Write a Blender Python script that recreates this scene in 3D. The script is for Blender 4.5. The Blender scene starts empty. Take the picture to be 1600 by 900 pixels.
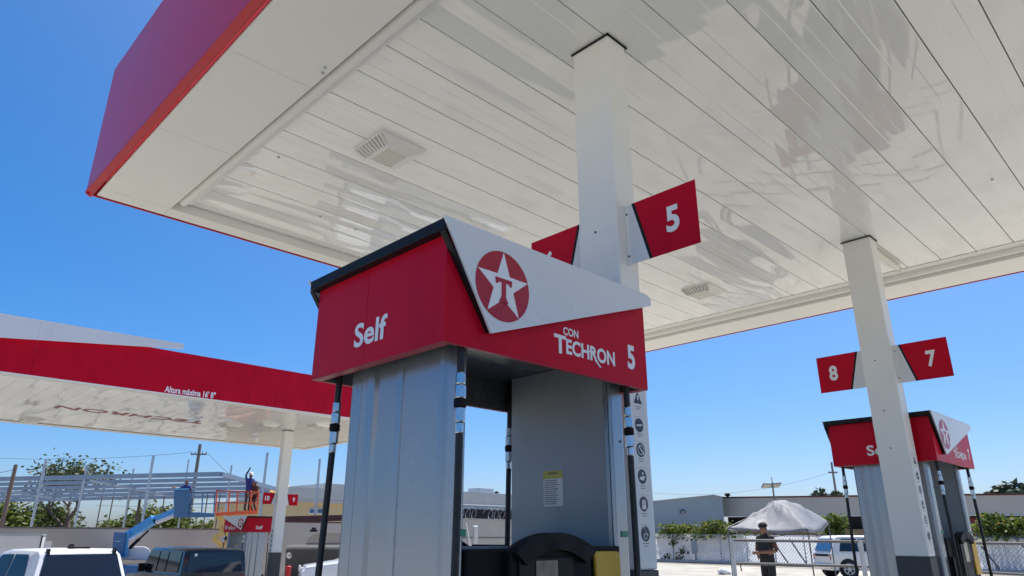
import bpy, bmesh, math, random
from mathutils import Vector, Matrix
SC = bpy.context.scene
C = SC.collection
PI = math.pi
rnd = random.Random(7)

# ------------------------------------------------------------------ camera, sky, sun, exposure
F_PX, EYE = 1084.0, 1.5
yaw, pit, rol = -0.7754, -0.34444, 0.00254
def _rot():
    Ry = Matrix(((math.cos(yaw), 0, math.sin(yaw)), (0, 1, 0), (-math.sin(yaw), 0, math.cos(yaw))))
    Rx = Matrix(((1, 0, 0), (0, math.cos(pit), -math.sin(pit)), (0, math.sin(pit), math.cos(pit))))
    Rz = Matrix(((math.cos(rol), -math.sin(rol), 0), (math.sin(rol), math.cos(rol), 0), (0, 0, 1)))
    return Rz @ Rx @ Ry
R0 = _rot()
def _w(v): return Vector((v[0], v[2], -v[1]))
RIGHT, UP, FWD = _w(R0[0]), -_w(R0[1]), _w(R0[2])
CAM = Vector((0, 0, EYE))
cd = bpy.data.cameras.new('camera'); cam = bpy.data.objects.new('camera', cd); C.objects.link(cam)
cd.sensor_width = 36; cd.lens = F_PX * 36 / 1600; cd.clip_start = 0.05; cd.clip_end = 3000
cam.matrix_world = Matrix((( RIGHT[0], UP[0], -FWD[0], 0), (RIGHT[1], UP[1], -FWD[1], 0), (RIGHT[2], UP[2], -FWD[2], EYE), (0, 0, 0, 1)))
SC.camera = cam

SUN_EL, SUN_ROT = math.radians(68), math.radians(80)
w = bpy.data.worlds.new('World'); SC.world = w; w.use_nodes = True
nt = w.node_tree
sky = nt.nodes.new('ShaderNodeTexSky'); sky.sky_type = 'NISHITA'; sky.sun_disc = False
sky.sun_elevation = SUN_EL; sky.sun_rotation = SUN_ROT
sky.air_density = 0.7; sky.dust_density = 2.0; sky.ozone_density = 6.0; sky.altitude = 0
gm = nt.nodes.new('ShaderNodeGamma'); gm.inputs['Gamma'].default_value = 0.85; nt.links.new(sky.outputs[0], gm.inputs[0])
hs = nt.nodes.new('ShaderNodeHueSaturation'); hs.inputs['Saturation'].default_value = 1.5; nt.links.new(gm.outputs[0], hs.inputs['Color'])
nt.links.new(hs.outputs[0], nt.nodes['Background'].inputs[0]); nt.nodes['Background'].inputs[1].default_value = 0.15
sl = bpy.data.lights.new('sun', 'SUN'); sl.energy = 4.1; sl.angle = math.radians(0.53); sl.color = (1.0, 0.95, 0.87)
so = bpy.data.objects.new('sun', sl); C.objects.link(so)
SUND = Vector((math.sin(SUN_ROT) * math.cos(SUN_EL), math.cos(SUN_ROT) * math.cos(SUN_EL), math.sin(SUN_EL)))
so.rotation_euler = SUND.to_track_quat('Z', 'Y').to_euler(); so.location = (0, 0, 30)
vs = SC.view_settings; vs.view_transform = 'Standard'; vs.look = 'None'; vs.exposure = 0.73; vs.gamma = 1; vs.use_curve_mapping = False

# ------------------------------------------------------------------ picture -> place helpers
def ray(x, y): return RIGHT * ((x - 800) / F_PX) - UP * ((y - 450) / F_PX) + FWD
def P(x, y, d): return CAM + ray(x, y) * d                 # point seen at pixel x,y at depth d
def sstep(t): t = max(0, min(1, t)); return t * t * (3 - 2 * t)
def gz(x, y): return -0.65 * sstep((y - 0.75 * x - 5) / 8)   # the site falls away to the left
def G(x, d):
    p = P(x, 838, d); return Vector((p.x, p.y, gz(p.x, p.y)))

# ------------------------------------------------------------------ materials
def mat(name, col, rough=0.5, metal=0.0, coat=0.0, var=0.06, vscale=6.0, bump=0.0, bscale=40.0, spec=0.5, stretch=None, trans=0.0, ior=1.5):
    m = bpy.data.materials.new(name); m.use_nodes = True
    n, l = m.node_tree.nodes, m.node_tree.links
    b = n['Principled BSDF']
    b.inputs['Roughness'].default_value = rough; b.inputs['Metallic'].default_value = metal
    b.inputs['Coat Weight'].default_value = coat; b.inputs['Coat Roughness'].default_value = 0.035
    b.inputs['Specular IOR Level'].default_value = spec; b.inputs['Transmission Weight'].default_value = trans
    b.inputs['IOR'].default_value = ior
    tc = n.new('ShaderNodeTexCoord'); mp = n.new('ShaderNodeMapping'); l.new(tc.outputs['Object'], mp.inputs[0])
    if stretch: mp.inputs['Scale'].default_value = stretch
    nz = n.new('ShaderNodeTexNoise'); nz.inputs['Scale'].default_value = vscale; nz.inputs['Detail'].default_value = 5
    l.new(mp.outputs[0], nz.inputs['Vector'])
    mr = n.new('ShaderNodeMapRange'); mr.inputs['From Min'].default_value = 0.3; mr.inputs['From Max'].default_value = 0.7
    mr.inputs['To Min'].default_value = 1 - var; mr.inputs['To Max'].default_value = 1 + var; l.new(nz.outputs[0], mr.inputs[0])
    mx = n.new('ShaderNodeMix'); mx.data_type = 'RGBA'; mx.blend_type = 'MULTIPLY'; mx.inputs['Factor'].default_value = 1
    mx.inputs['A'].default_value = (*col, 1); l.new(mr.outputs[0], mx.inputs['B'])
    l.new(mx.outputs['Result'], b.inputs['Base Color'])
    r2 = n.new('ShaderNodeMapRange'); r2.inputs['From Min'].default_value = 0.3; r2.inputs['From Max'].default_value = 0.7
    r2.inputs['To Min'].default_value = rough * 0.8; r2.inputs['To Max'].default_value = min(1, rough * 1.25); l.new(nz.outputs[0], r2.inputs[0]); l.new(r2.outputs[0], b.inputs['Roughness'])
    m['mix'] = mx.name
    if bump:
        bn = n.new('ShaderNodeTexNoise'); bn.inputs['Scale'].default_value = bscale; bn.inputs['Detail'].default_value = 4
        l.new(mp.outputs[0], bn.inputs['Vector'])
        bp = n.new('ShaderNodeBump'); bp.inputs['Strength'].default_value = 1; bp.inputs['Distance'].default_value = bump
        l.new(bn.outputs[0], bp.inputs['Height']); l.new(bp.outputs[0], b.inputs['Normal'])
    return m
def ribbed(m, axis_scale, depth):                       # corrugation as a bump wave along local direction
    n, l = m.node_tree.nodes, m.node_tree.links
    tc = n.new('ShaderNodeTexCoord'); mp = n.new('ShaderNodeMapping'); mp.inputs['Scale'].default_value = axis_scale
    l.new(tc.outputs['Object'], mp.inputs[0])
    wv = n.new('ShaderNodeTexWave'); wv.wave_type = 'BANDS'; wv.bands_direction = 'X'; wv.inputs['Scale'].default_value = 1
    l.new(mp.outputs[0], wv.inputs[0])
    bp = n.new('ShaderNodeBump'); bp.inputs['Distance'].default_value = depth; l.new(wv.outputs['Fac'], bp.inputs['Height'])
    l.new(bp.outputs[0], n['Principled BSDF'].inputs['Normal'])
    return m
M = {}
M['red'] = mat('red panel', (0.53, 0.003, 0.021), 0.34, var=0.07, vscale=1.5, stretch=(3, 3, 0.8), bump=0.0006, bscale=3, spec=0.12)
M['red_trim'] = mat('red trim', (0.46, 0.008, 0.016), 0.4, var=0.05)
M['fascia'] = mat('fascia red', (0.53, 0.005, 0.024), 0.18, var=0.05, vscale=1.2, bump=0.002, bscale=1.2, spec=0.17)
M['white'] = mat('white paint', (0.82, 0.81, 0.765), 0.35, var=0.025, vscale=2.0, bump=0.0008, bscale=4)
M['border'] = mat('border white', (0.81, 0.80, 0.75), 0.42, var=0.02, vscale=1.2, bump=0.001, bscale=2)
M['wing'] = mat('wing silver white', (0.72, 0.72, 0.72), 0.3, var=0.03, vscale=1)
M['black'] = mat('black trim', (0.008, 0.008, 0.009), 0.5, var=0.1, spec=0.25)
M['rubber'] = mat('black rubber', (0.010, 0.010, 0.011), 0.5, var=0.15, vscale=30)
M['chrome'] = mat('chrome', (0.58, 0.59, 0.61), 0.24, 1.0, var=0.05, vscale=30)
M['silver'] = mat('silver panel', (0.34, 0.365, 0.40), 0.24, 0.65, var=0.05, vscale=1.5, stretch=(2, 2, 0.4), bump=0.0002, bscale=5)
M['silver2'] = mat('silver inner panel', (0.30, 0.325, 0.35), 0.45, 0.25, var=0.05, vscale=4)
M['dark'] = mat('dark plastic', (0.009, 0.009, 0.010), 0.55, var=0.15, vscale=12, spec=0.15)
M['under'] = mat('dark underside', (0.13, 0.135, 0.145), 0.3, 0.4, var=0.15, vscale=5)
M['glassdark'] = mat('dark glass', (0.012, 0.015, 0.02), 0.06, var=0.1, spec=0.7)
M['screen'] = mat('screen glass', (0.13, 0.125, 0.12), 0.12, var=0.5, vscale=14)
M['yellow'] = mat('yellow panel', (0.62, 0.36, 0.03), 0.4, var=0.05)
M['yellow_lift'] = mat('cream yellow paint', (0.72, 0.50, 0.16), 0.5, var=0.12, vscale=8)
M['lettering'] = mat('white lettering', (0.82, 0.82, 0.82), 0.4, var=0.02)
M['red_reflection'] = mat('painted red reflection', (0.36, 0.03, 0.03), 0.4, var=0.05)  # colour of the reflected word painted under the left canopy
M['logo_red'] = mat('logo red', (0.42, 0.008, 0.02), 0.3, var=0.03)
M['sticker'] = mat('white sticker', (0.74, 0.74, 0.72), 0.35, var=0.03)
M['navy'] = mat('pictogram dark blue', (0.02, 0.03, 0.06), 0.4, var=0.1)
M['ink'] = mat('printed ink', (0.05, 0.05, 0.06), 0.5, var=0.1)
M['label_yellow'] = mat('label yellow', (0.58, 0.50, 0.09), 0.5, var=0.05)
M['green_tape'] = mat('green tape', (0.02, 0.22, 0.13), 0.4, var=0.1)
M['colbase'] = mat('column base grey', (0.05, 0.052, 0.056), 0.5, var=0.1)
M['lens'] = mat('lamp lens', (0.60, 0.58, 0.50), 0.25, var=0.06)
M['grille'] = mat('lamp grille', (0.66, 0.65, 0.60), 0.5, var=0.1)
M['pipe_white'] = mat('drain pipe plastic', (0.78, 0.74, 0.66), 0.4, var=0.05)
M['galv'] = mat('galvanised steel', (0.48, 0.51, 0.54), 0.42, 0.5, var=0.12, vscale=5)
M['purlin'] = mat('steel purlin', (0.25, 0.31, 0.39), 0.4, 0.3, var=0.08, vscale=2)
M['wood'] = mat('weathered wood pole', (0.17, 0.12, 0.09), 0.85, var=0.2, vscale=6, stretch=(4, 4, 0.5))
M['pole_grey'] = mat('grey pole wood', (0.20, 0.17, 0.14), 0.85, var=0.2, stretch=(4, 4, 0.5))
M['stucco'] = mat('tan stucco', (0.47, 0.42, 0.36), 0.9, var=0.07, vscale=0.8, bump=0.004, bscale=20)
M['stucco_y'] = mat('yellow stucco', (0.62, 0.46, 0.24), 0.9, var=0.06, vscale=0.8)
M['maroon'] = mat('maroon paint', (0.16, 0.02, 0.025), 0.6, var=0.1)
M['rust'] = mat('brown red roof edge', (0.10, 0.035, 0.03), 0.7, var=0.2)
M['inside_shade'] = mat('painted interior shade', (0.012, 0.012, 0.014), 0.9, var=0.2)  # near-black colour stands in for shade inside open bays
M['metal_grey'] = ribbed(mat('grey corrugated cladding', (0.60, 0.60, 0.56), 0.5, 0.0, var=0.05, vscale=0.5), (14, 14, 0), 0.012)
M['metal_blue'] = ribbed(mat('blue grey cladding', (0.30, 0.385, 0.48), 0.5, 0.0, var=0.04, vscale=0.4), (9, 9, 0), 0.018)
M['metal_beige'] = ribbed(mat('beige cladding', (0.46, 0.425, 0.37), 0.6, 0.0, var=0.05, vscale=0.4), (9, 9, 0), 0.018)
M['brown'] = mat('brown block wall', (0.30, 0.19, 0.10), 0.9, var=0.15, vscale=1)
M['blue_lift'] = mat('blue lift paint', (0.022, 0.13, 0.34), 0.4, var=0.08, vscale=4)
M['blue_boom'] = mat('light blue boom paint', (0.07, 0.33, 0.70), 0.35, var=0.08, vscale=4)
M['orange'] = mat('orange paint', (0.72, 0.10, 0.03), 0.45, var=0.12, vscale=8)
M['white_car'] = mat('white car paint', (0.74, 0.76, 0.80), 0.2, coat=0.6, var=0.02)
M['white_suv'] = mat('white suv paint', (0.72, 0.70, 0.66), 0.35, coat=0.3, var=0.03)
M['white_box'] = mat('white box panel', (0.68, 0.68, 0.70), 0.5, var=0.04, vscale=1)
M['black_car'] = mat('black car paint', (0.008, 0.009, 0.012), 0.22, coat=0.5, var=0.05)
M['car_glass'] = mat('car glass', (0.012, 0.014, 0.018), 0.05, var=0.1, spec=0.7)
M['car_glass_blue'] = mat('blue tint and painted sky glass', (0.03, 0.10, 0.22), 0.05, var=0.1, spec=0.8)
M['tyre'] = mat('tyre rubber', (0.012, 0.012, 0.012), 0.8, var=0.15)
M['rim'] = mat('alloy rim', (0.45, 0.45, 0.46), 0.3, 0.8, var=0.1)
M['lamp_red'] = mat('tail lamp red', (0.42, 0.02, 0.02), 0.2, var=0.1)
M['lamp_amber'] = mat('indicator amber', (0.70, 0.22, 0.02), 0.2, var=0.1)
M['grey_panel'] = mat('dark grey panel', (0.055, 0.058, 0.062), 0.6, var=0.1, vscale=2)
M['tank'] = mat('grey tank', (0.28, 0.29, 0.30), 0.45, 0.3, var=0.1, vscale=2)
M['tarp'] = mat('grey tarp', (0.21, 0.218, 0.232), 0.7, var=0.12, vscale=3, bump=0.02, bscale=3)
M['pipe_grey'] = mat('painted grey pipe', (0.13, 0.135, 0.14), 0.6, 0.2, var=0.12, vscale=5)
M['slat'] = mat('white fence slats', (0.84, 0.85, 0.86), 0.6, var=0.05, vscale=1)
n_, l_ = M['slat'].node_tree.nodes, M['slat'].node_tree.links
tr_ = n_.new('ShaderNodeBsdfTranslucent'); tr_.inputs[0].default_value = (0.85, 0.87, 0.9, 1); mx_ = n_.new('ShaderNodeMixShader'); mx_.inputs[0].default_value = 0.6
l_.new(n_['Principled BSDF'].outputs[0], mx_.inputs[1]); l_.new(tr_.outputs[0], mx_.inputs[2]); l_.new(mx_.outputs[0], n_['Material Output'].inputs[0])
M['wire'] = mat('fence wire', (0.36, 0.39, 0.43), 0.5, 0.1, var=0.1)
M['cable'] = mat('power cable', (0.05, 0.05, 0.055), 0.7, var=0.1)
M['sign_grey'] = mat('grey sign back', (0.26, 0.29, 0.34), 0.5, 0.3, var=0.08)
M['skin'] = mat('skin', (0.22, 0.11, 0.068), 0.6, var=0.1)
M['cloth_black'] = mat('black clothing', (0.016, 0.016, 0.018), 0.9, var=0.2)
M['cloth_brown'] = mat('brown clothing', (0.10, 0.045, 0.032), 0.9, var=0.2)
M['cloth_blue'] = mat('blue shirt', (0.03, 0.05, 0.22), 0.9, var=0.15)
M['cloth_grey'] = mat('grey trousers', (0.07, 0.075, 0.09), 0.9, var=0.2)
M['hat'] = mat('white hard hat', (0.70, 0.70, 0.66), 0.4, var=0.05)
M['hair'] = mat('dark hair', (0.012, 0.009, 0.008), 0.7, var=0.2)
M['bark'] = mat('bark', (0.11, 0.085, 0.065), 0.9, var=0.25, vscale=8)
M['kerb'] = mat('kerb concrete', (0.40, 0.38, 0.35), 0.9, var=0.1, vscale=3)
M['bag'] = mat('white plastic bag', (0.75, 0.76, 0.78), 0.5, var=0.08)
def leafmat(name, a, b, t=0.35):
    m = bpy.data.materials.new(name); m.use_nodes = True
    n, l = m.node_tree.nodes, m.node_tree.links; bs = n['Principled BSDF']; bs.inputs['Roughness'].default_value = 0.55
    g = n.new('ShaderNodeNewGeometry'); r = n.new('ShaderNodeValToRGB')
    r.color_ramp.elements[0].color = (*a, 1); r.color_ramp.elements[1].color = (*b, 1); r.color_ramp.elements[1].position = 0.9
    e_ = r.color_ramp.elements.new(0.97); e_.color = (b[0] * 1.1, b[1] * 0.55, b[2] * 0.6, 1)
    l.new(g.outputs['Random Per Island'], r.inputs[0]); l.new(r.outputs[0], bs.inputs['Base Color'])
    tr = n.new('ShaderNodeBsdfTranslucent'); l.new(r.outputs[0], tr.inputs[0]); ms = n.new('ShaderNodeMixShader'); ms.inputs[0].default_value = t
    l.new(bs.outputs[0], ms.inputs[1]); l.new(tr.outputs[0], ms.inputs[2]); l.new(ms.outputs[0], n['Material Output'].inputs[0])
    return m
M['leaf_dark'] = leafmat('leaf dark', (0.02, 0.035, 0.010), (0.10, 0.14, 0.035), 0.4)
M['leaf_mid'] = leafmat('leaf mid', (0.035, 0.065, 0.012), (0.19, 0.24, 0.05), 0.45)
M['leaf_bright'] = leafmat('leaf bright', (0.045, 0.085, 0.014), (0.20, 0.25, 0.05), 0.45)
M['leaf_far'] = leafmat('leaf far', (0.03, 0.045, 0.03), (0.07, 0.09, 0.05))

# glossy, slightly warped ceiling pans
def panmat(name, stretch, axis, pitch, off, coat=0.75, crough=0.018):
    m = mat(name, (0.82, 0.82, 0.78), 0.40, var=0.025, vscale=1.3, spec=0.3, coat=coat)
    m.node_tree.nodes['Principled BSDF'].inputs['Coat Roughness'].default_value = crough
    m.node_tree.nodes['Principled BSDF'].inputs['Coat IOR'].default_value = 1.5 + 0.5 * coat
    n, l = m.node_tree.nodes, m.node_tree.links
    tc = n.new('ShaderNodeTexCoord'); mp = n.new('ShaderNodeMapping'); mp.inputs['Scale'].default_value = stretch
    l.new(tc.outputs['Object'], mp.inputs[0])
    def math_(op, x, y=None):
        k = n.new('ShaderNodeMath'); k.operation = op
        for q, v in ((0, x), (1, y)):
            if v is None: continue
            if isinstance(v, (int, float)): k.inputs[q].default_value = v
            else: l.new(v, k.inputs[q])
        return k.outputs[0]
    sp = n.new('ShaderNodeSeparateXYZ'); l.new(tc.outputs['Object'], sp.inputs[0])
    along, across = (sp.outputs[0], sp.outputs[1]) if axis == 'x' else (sp.outputs[1], sp.outputs[0])
    u = math_('DIVIDE', math_('ADD', across, off), pitch); idx = math_('FLOOR', u); fr = math_('SUBTRACT', math_('SUBTRACT', u, idx), 0.5)
    def noise(sx, k, o, det):                               # long waves along each pan, different in every pan
        cb = n.new('ShaderNodeCombineXYZ'); l.new(math_('MULTIPLY', along, sx), cb.inputs[0]); l.new(math_('ADD', math_('MULTIPLY', idx, k), o), cb.inputs[1]); l.new(math_('MULTIPLY', fr, 0.35), cb.inputs[2])
        t_ = n.new('ShaderNodeTexNoise'); t_.inputs['Scale'].default_value = 1; t_.inputs['Detail'].default_value = det; l.new(cb.outputs[0], t_.inputs['Vector']); return math_('SUBTRACT', t_.outputs[0], 0.5)
    h = math_('ADD', math_('MULTIPLY', noise(0.38, 7.7, 0, 0.6), 0.040), math_('MULTIPLY', math_('MULTIPLY', noise(0.33, 3.1, 40, 0.0), fr), 0.06))
    h = math_('ADD', h, math_('MULTIPLY', math_('ABSOLUTE', fr), 0.011))
    bp = n.new('ShaderNodeBump'); bp.inputs['Distance'].default_value = 1.0; bp.inputs['Strength'].default_value = 1.0
    l.new(h, bp.inputs['Height']); l.new(bp.outputs[0], n['Principled BSDF'].inputs['Coat Normal'])
    return m
M['pan'] = panmat('ceiling pan', (0.55, 2.2, 1), 'x', 0.418, 2.73 - 0.5)
M['pan2'] = panmat('ceiling pan far', (2.6, 0.9, 1), 'y', 0.4, 5 + 12 - 0.3, 0.55, 0.07)

# concrete forecourt
def groundmat():
    m = mat('forecourt concrete', (0.415, 0.395, 0.335), 0.85, var=0.10, vscale=0.35, bump=0.003, bscale=25)
    n, l = m.node_tree.nodes, m.node_tree.links; b = n['Principled BSDF']
    tc = n.new('ShaderNodeTexCoord')
    br = n.new('ShaderNodeTexBrick'); br.offset = 0; br.inputs['Scale'].default_value = 1; br.inputs['Brick Width'].default_value = 4; br.inputs['Row Height'].default_value = 4
    br.inputs['Mortar Size'].default_value = 0.012; br.inputs['Color1'].default_value = (1, 1, 1, 1); br.inputs['Color2'].default_value = (0.93, 0.93, 0.94, 1); br.inputs['Mortar'].default_value = (0.45, 0.44, 0.42, 1)
    l.new(tc.outputs['Object'], br.inputs['Vector'])
    st = n.new('ShaderNodeTexNoise'); st.inputs['Scale'].default_value = 0.9; st.inputs['Detail'].default_value = 8
    l.new(tc.outputs['Object'], st.inputs['Vector'])
    rp = n.new('ShaderNodeValToRGB'); rp.color_ramp.elements[0].position = 0.36; rp.color_ramp.elements[0].color = (0.72, 0.70, 0.68, 1); rp.color_ramp.elements[1].position = 0.55; rp.color_ramp.elements[1].color = (1, 1, 1, 1)
    l.new(st.outputs[0], rp.inputs[0])
    m1 = n.new('ShaderNodeMix'); m1.data_type = 'RGBA'; m1.blend_type = 'MULTIPLY'; m1.inputs['Factor'].default_value = 1
    m2 = n.new('ShaderNodeMix'); m2.data_type = 'RGBA'; m2.blend_type = 'MULTIPLY'; m2.inputs['Factor'].default_value = 1
    l.new(n[m['mix']].outputs['Result'], m1.inputs['A']); l.new(br.outputs[0], m1.inputs['B'])
    l.new(m1.outputs['Result'], m2.inputs['A']); l.new(rp.outputs[0], m2.inputs['B']); l.new(m2.outputs['Result'], b.inputs['Base Color'])
    return m
M['ground'] = groundmat()

# ------------------------------------------------------------------ object helpers
def root_matrix(o):
    while o.parent: o = o.parent
    return o.matrix_basis.copy()
def thing(name, label, cat, loc=(0, 0, 0), rz=0.0, group=None):
    o = bpy.data.objects.new(name, None); C.objects.link(o); o.location = loc; o.rotation_euler = (0, 0, rz)
    o.empty_display_size = 0.2
    o['label'] = label; o['category'] = cat
    if group: o['group'] = group
    return o
def tag(o, label, cat, group=None, kind=None):
    if label: o['label'] = label
    if cat: o['category'] = cat
    if group: o['group'] = group
    if kind: o['kind'] = kind
    return o
class MB:
    def __init__(s): s.b = bmesh.new()
    def box(s, x0, x1, y0, y1, z0, z1):
        v = [s.b.verts.new((x, y, z)) for z in (z0, z1) for x, y in ((x0, y0), (x1, y0), (x1, y1), (x0, y1))]
        for f in ((3, 2, 1, 0), (4, 5, 6, 7), (0, 1, 5, 4), (1, 2, 6, 5), (2, 3, 7, 6), (3, 0, 4, 7)): s.b.faces.new([v[i] for i in f])
        return s
    def obox(s, o, ax, ay, az):                           # box from a corner and three edge vectors
        o = Vector(o); ax, ay, az = Vector(ax), Vector(ay), Vector(az)
        v = [s.b.verts.new(o + ax * i + ay * j + az * k) for k in (0, 1) for i, j in ((0, 0), (1, 0), (1, 1), (0, 1))]
        fs = [s.b.faces.new([v[i] for i in f]) for f in ((3, 2, 1, 0), (4, 5, 6, 7), (0, 1, 5, 4), (1, 2, 6, 5), (2, 3, 7, 6), (3, 0, 4, 7))]
        return s
    def bar(s, p, q, w, h=None, up=(0, 0, 1)):
        p, q = Vector(p), Vector(q); d = (q - p).normalized(); u = Vector(up)
        if abs(d.dot(u)) > 0.98: u = Vector((1, 0, 0))
        a = d.cross(u).normalized(); b = a.cross(d).normalized(); h = h or w
        return s.obox(p - a * w / 2 - b * h / 2, a * w, b * h, q - p)
    def tube(s, pts, r, n=10, r2=None, cap=True):
        pts = [Vector(p) for p in pts]; rings = []; u = Vector((0.31, 0.22, 0.92)).normalized()
        for i, p in enumerate(pts):
            d = (pts[min(i + 1, len(pts) - 1)] - pts[max(i - 1, 0)]).normalized()
            if abs(d.dot(u)) > 0.97: u = Vector((1, 0.1, 0)).normalized()
            a = d.cross(u).normalized(); b = d.cross(a).normalized(); u = -(a.cross(d)).normalized() if False else u
            t = i / max(1, len(pts) - 1); rr = r if r2 is None else r + (r2 - r) * t
            rings.append([s.b.verts.new(p + (a * math.cos(2 * PI * k / n) + b * math.sin(2 * PI * k / n)) * rr) for k in range(n)])
        for A, B in zip(rings, rings[1:]):
            for k in range(n): s.b.faces.new((A[k], A[(k + 1) % n], B[(k + 1) % n], B[k]))
        if cap: s.b.faces.new(rings[0][::-1]); s.b.faces.new(rings[-1])
        return s
    def prism(s, poly, fn, t0, t1):                       # 2D outline lifted by fn(u, v, t)
        A = [s.b.verts.new(fn(u, v, t0)) for u, v in poly]; B = [s.b.verts.new(fn(u, v, t1)) for u, v in poly]
        s.b.faces.new(A[::-1]); s.b.faces.new(B); n = len(poly)
        for k in range(n): s.b.faces.new((A[k], A[(k + 1) % n], B[(k + 1) % n], B[k]))
        return s
    def quad(s, *p): s.b.faces.new([s.b.verts.new(Vector(q)) for q in p]); return s
    def grid(s, fn, nu, nv):
        v = [[s.b.verts.new(fn(i / nu, j / nv)) for j in range(nv + 1)] for i in range(nu + 1)]
        for i in range(nu):
            for j in range(nv): s.b.faces.new((v[i][j], v[i + 1][j], v[i + 1][j + 1], v[i][j + 1]))
        return s
    def lathe(s, prof, o=(0, 0, 0), n=20, ax=(0, 0, 1)):  # (radius, distance) pairs about an axis
        o = Vector(o); d = Vector(ax).normalized(); u = Vector((1, 0, 0)) if abs(d.x) < 0.9 else Vector((0, 1, 0))
        a = d.cross(u).normalized(); b = d.cross(a)
        R = [[s.b.verts.new(o + d * h + (a * math.cos(2 * PI * k / n) + b * math.sin(2 * PI * k / n)) * r) for k in range(n)] for r, h in prof]
        for A, B in zip(R, R[1:]):
            for k in range(n): s.b.faces.new((A[k], A[(k + 1) % n], B[(k + 1) % n], B[k]))
        s.b.faces.new(R[0][::-1]); s.b.faces.new(R[-1]); return s
    def text(s, txt, o, right, up, width, height, depth=0.003, bold=0.02):
        cu = bpy.data.curves.new('t', 'FONT'); cu.body = txt; cu.size = 1; cu.offset = bold; cu.resolution_u = 4
        ob = bpy.data.objects.new('t', cu); C.objects.link(ob)
        dg = bpy.context.evaluated_depsgraph_get(); dg.update(); me = bpy.data.meshes.new_from_object(ob.evaluated_get(dg))
        xs = [v.co.x for v in me.vertices]; ys = [v.co.y for v in me.vertices]
        x0, x1, y0, y1 = min(xs), max(xs), min(ys), max(ys)
        o, right, up = Vector(o), Vector(right).normalized(), Vector(up).normalized(); nrm = right.cross(up)
        sx, sy = width / (x1 - x0), height / (y1 - y0)
        F = [s.b.verts.new(o + right * (v.co.x - x0) * sx + up * (v.co.y - y0) * sy + nrm * depth) for v in me.vertices]
        for p in me.polygons:
            try: s.b.faces.new([F[i] for i in p.vertices])
            except ValueError: pass
        bpy.data.objects.remove(ob); bpy.data.curves.remove(cu); bpy.data.meshes.remove(me)
        return s
    def build(s, name, m, parent=None, world=False, smooth=False, bevel=0.0, mats=None, recalc=True, seg=2):
        if recalc: bmesh.ops.recalc_face_normals(s.b, faces=s.b.faces)
        if world and parent is not None: bmesh.ops.transform(s.b, matrix=root_matrix(parent).inverted(), verts=s.b.verts)
        me = bpy.data.meshes.new(name); s.b.to_mesh(me); s.b.free()
        o = bpy.data.objects.new(name, me); C.objects.link(o)
        for k in (mats or [m]): me.materials.append(k)
        if smooth:
            for p in me.polygons: p.use_smooth = True
        if parent is not None: o.parent = parent
        if bevel:
            md = o.modifiers.new('bevel', 'BEVEL'); md.width = bevel; md.segments = seg; md.limit_method = 'ANGLE'; md.angle_limit = math.radians(40)
            md.harden_normals = False
        return o
def struct(o): o['kind'] = 'structure'; return o
def yz(x0): return lambda u, v, t: Vector((x0 + t, u, v))
def xz(y0): return lambda u, v, t: Vector((u, y0 + t, v))
def xy(z0): return lambda u, v, t: Vector((u, v, z0 + t))
def circ(cx, cy, r, n=40, ry=None): return [(cx + r * math.cos(2 * PI * k / n), cy + (ry or r) * math.sin(2 * PI * k / n)) for k in range(n)]

# ------------------------------------------------------------------ ground
def make_ground():
    xs = [-900, -300, -100, -40] + [-20 + 1.5 * i for i in range(0, 68)] + [100, 160, 300, 900]
    ys = [-900, -300, -100, -40] + [-20 + 1.5 * i for i in range(0, 68)] + [100, 160, 300, 900]
    b = MB(); v = [[b.b.verts.new((x, y, gz(x, y))) for y in ys] for x in xs]
    for i in range(len(xs) - 1):
        for j in range(len(ys) - 1): b.b.faces.new((v[i][j], v[i + 1][j], v[i + 1][j + 1], v[i][j + 1]))
    return struct(b.build('ground', M['ground'], smooth=True, recalc=False))
make_ground()
def island(x0, x1, y0, y1, z):
    struct(MB().box(x0, x1, y0, y1, z - 0.05, z + 0.13).build('island_kerb', M['kerb'], bevel=0.03))
island(0.9, 4.4, 2.05, 3.4, 0); island(8.2, 11.0, 2.1, 3.75, 0); island(11.3, 12.9, 23.0, 26.6, -0.65)

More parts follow.
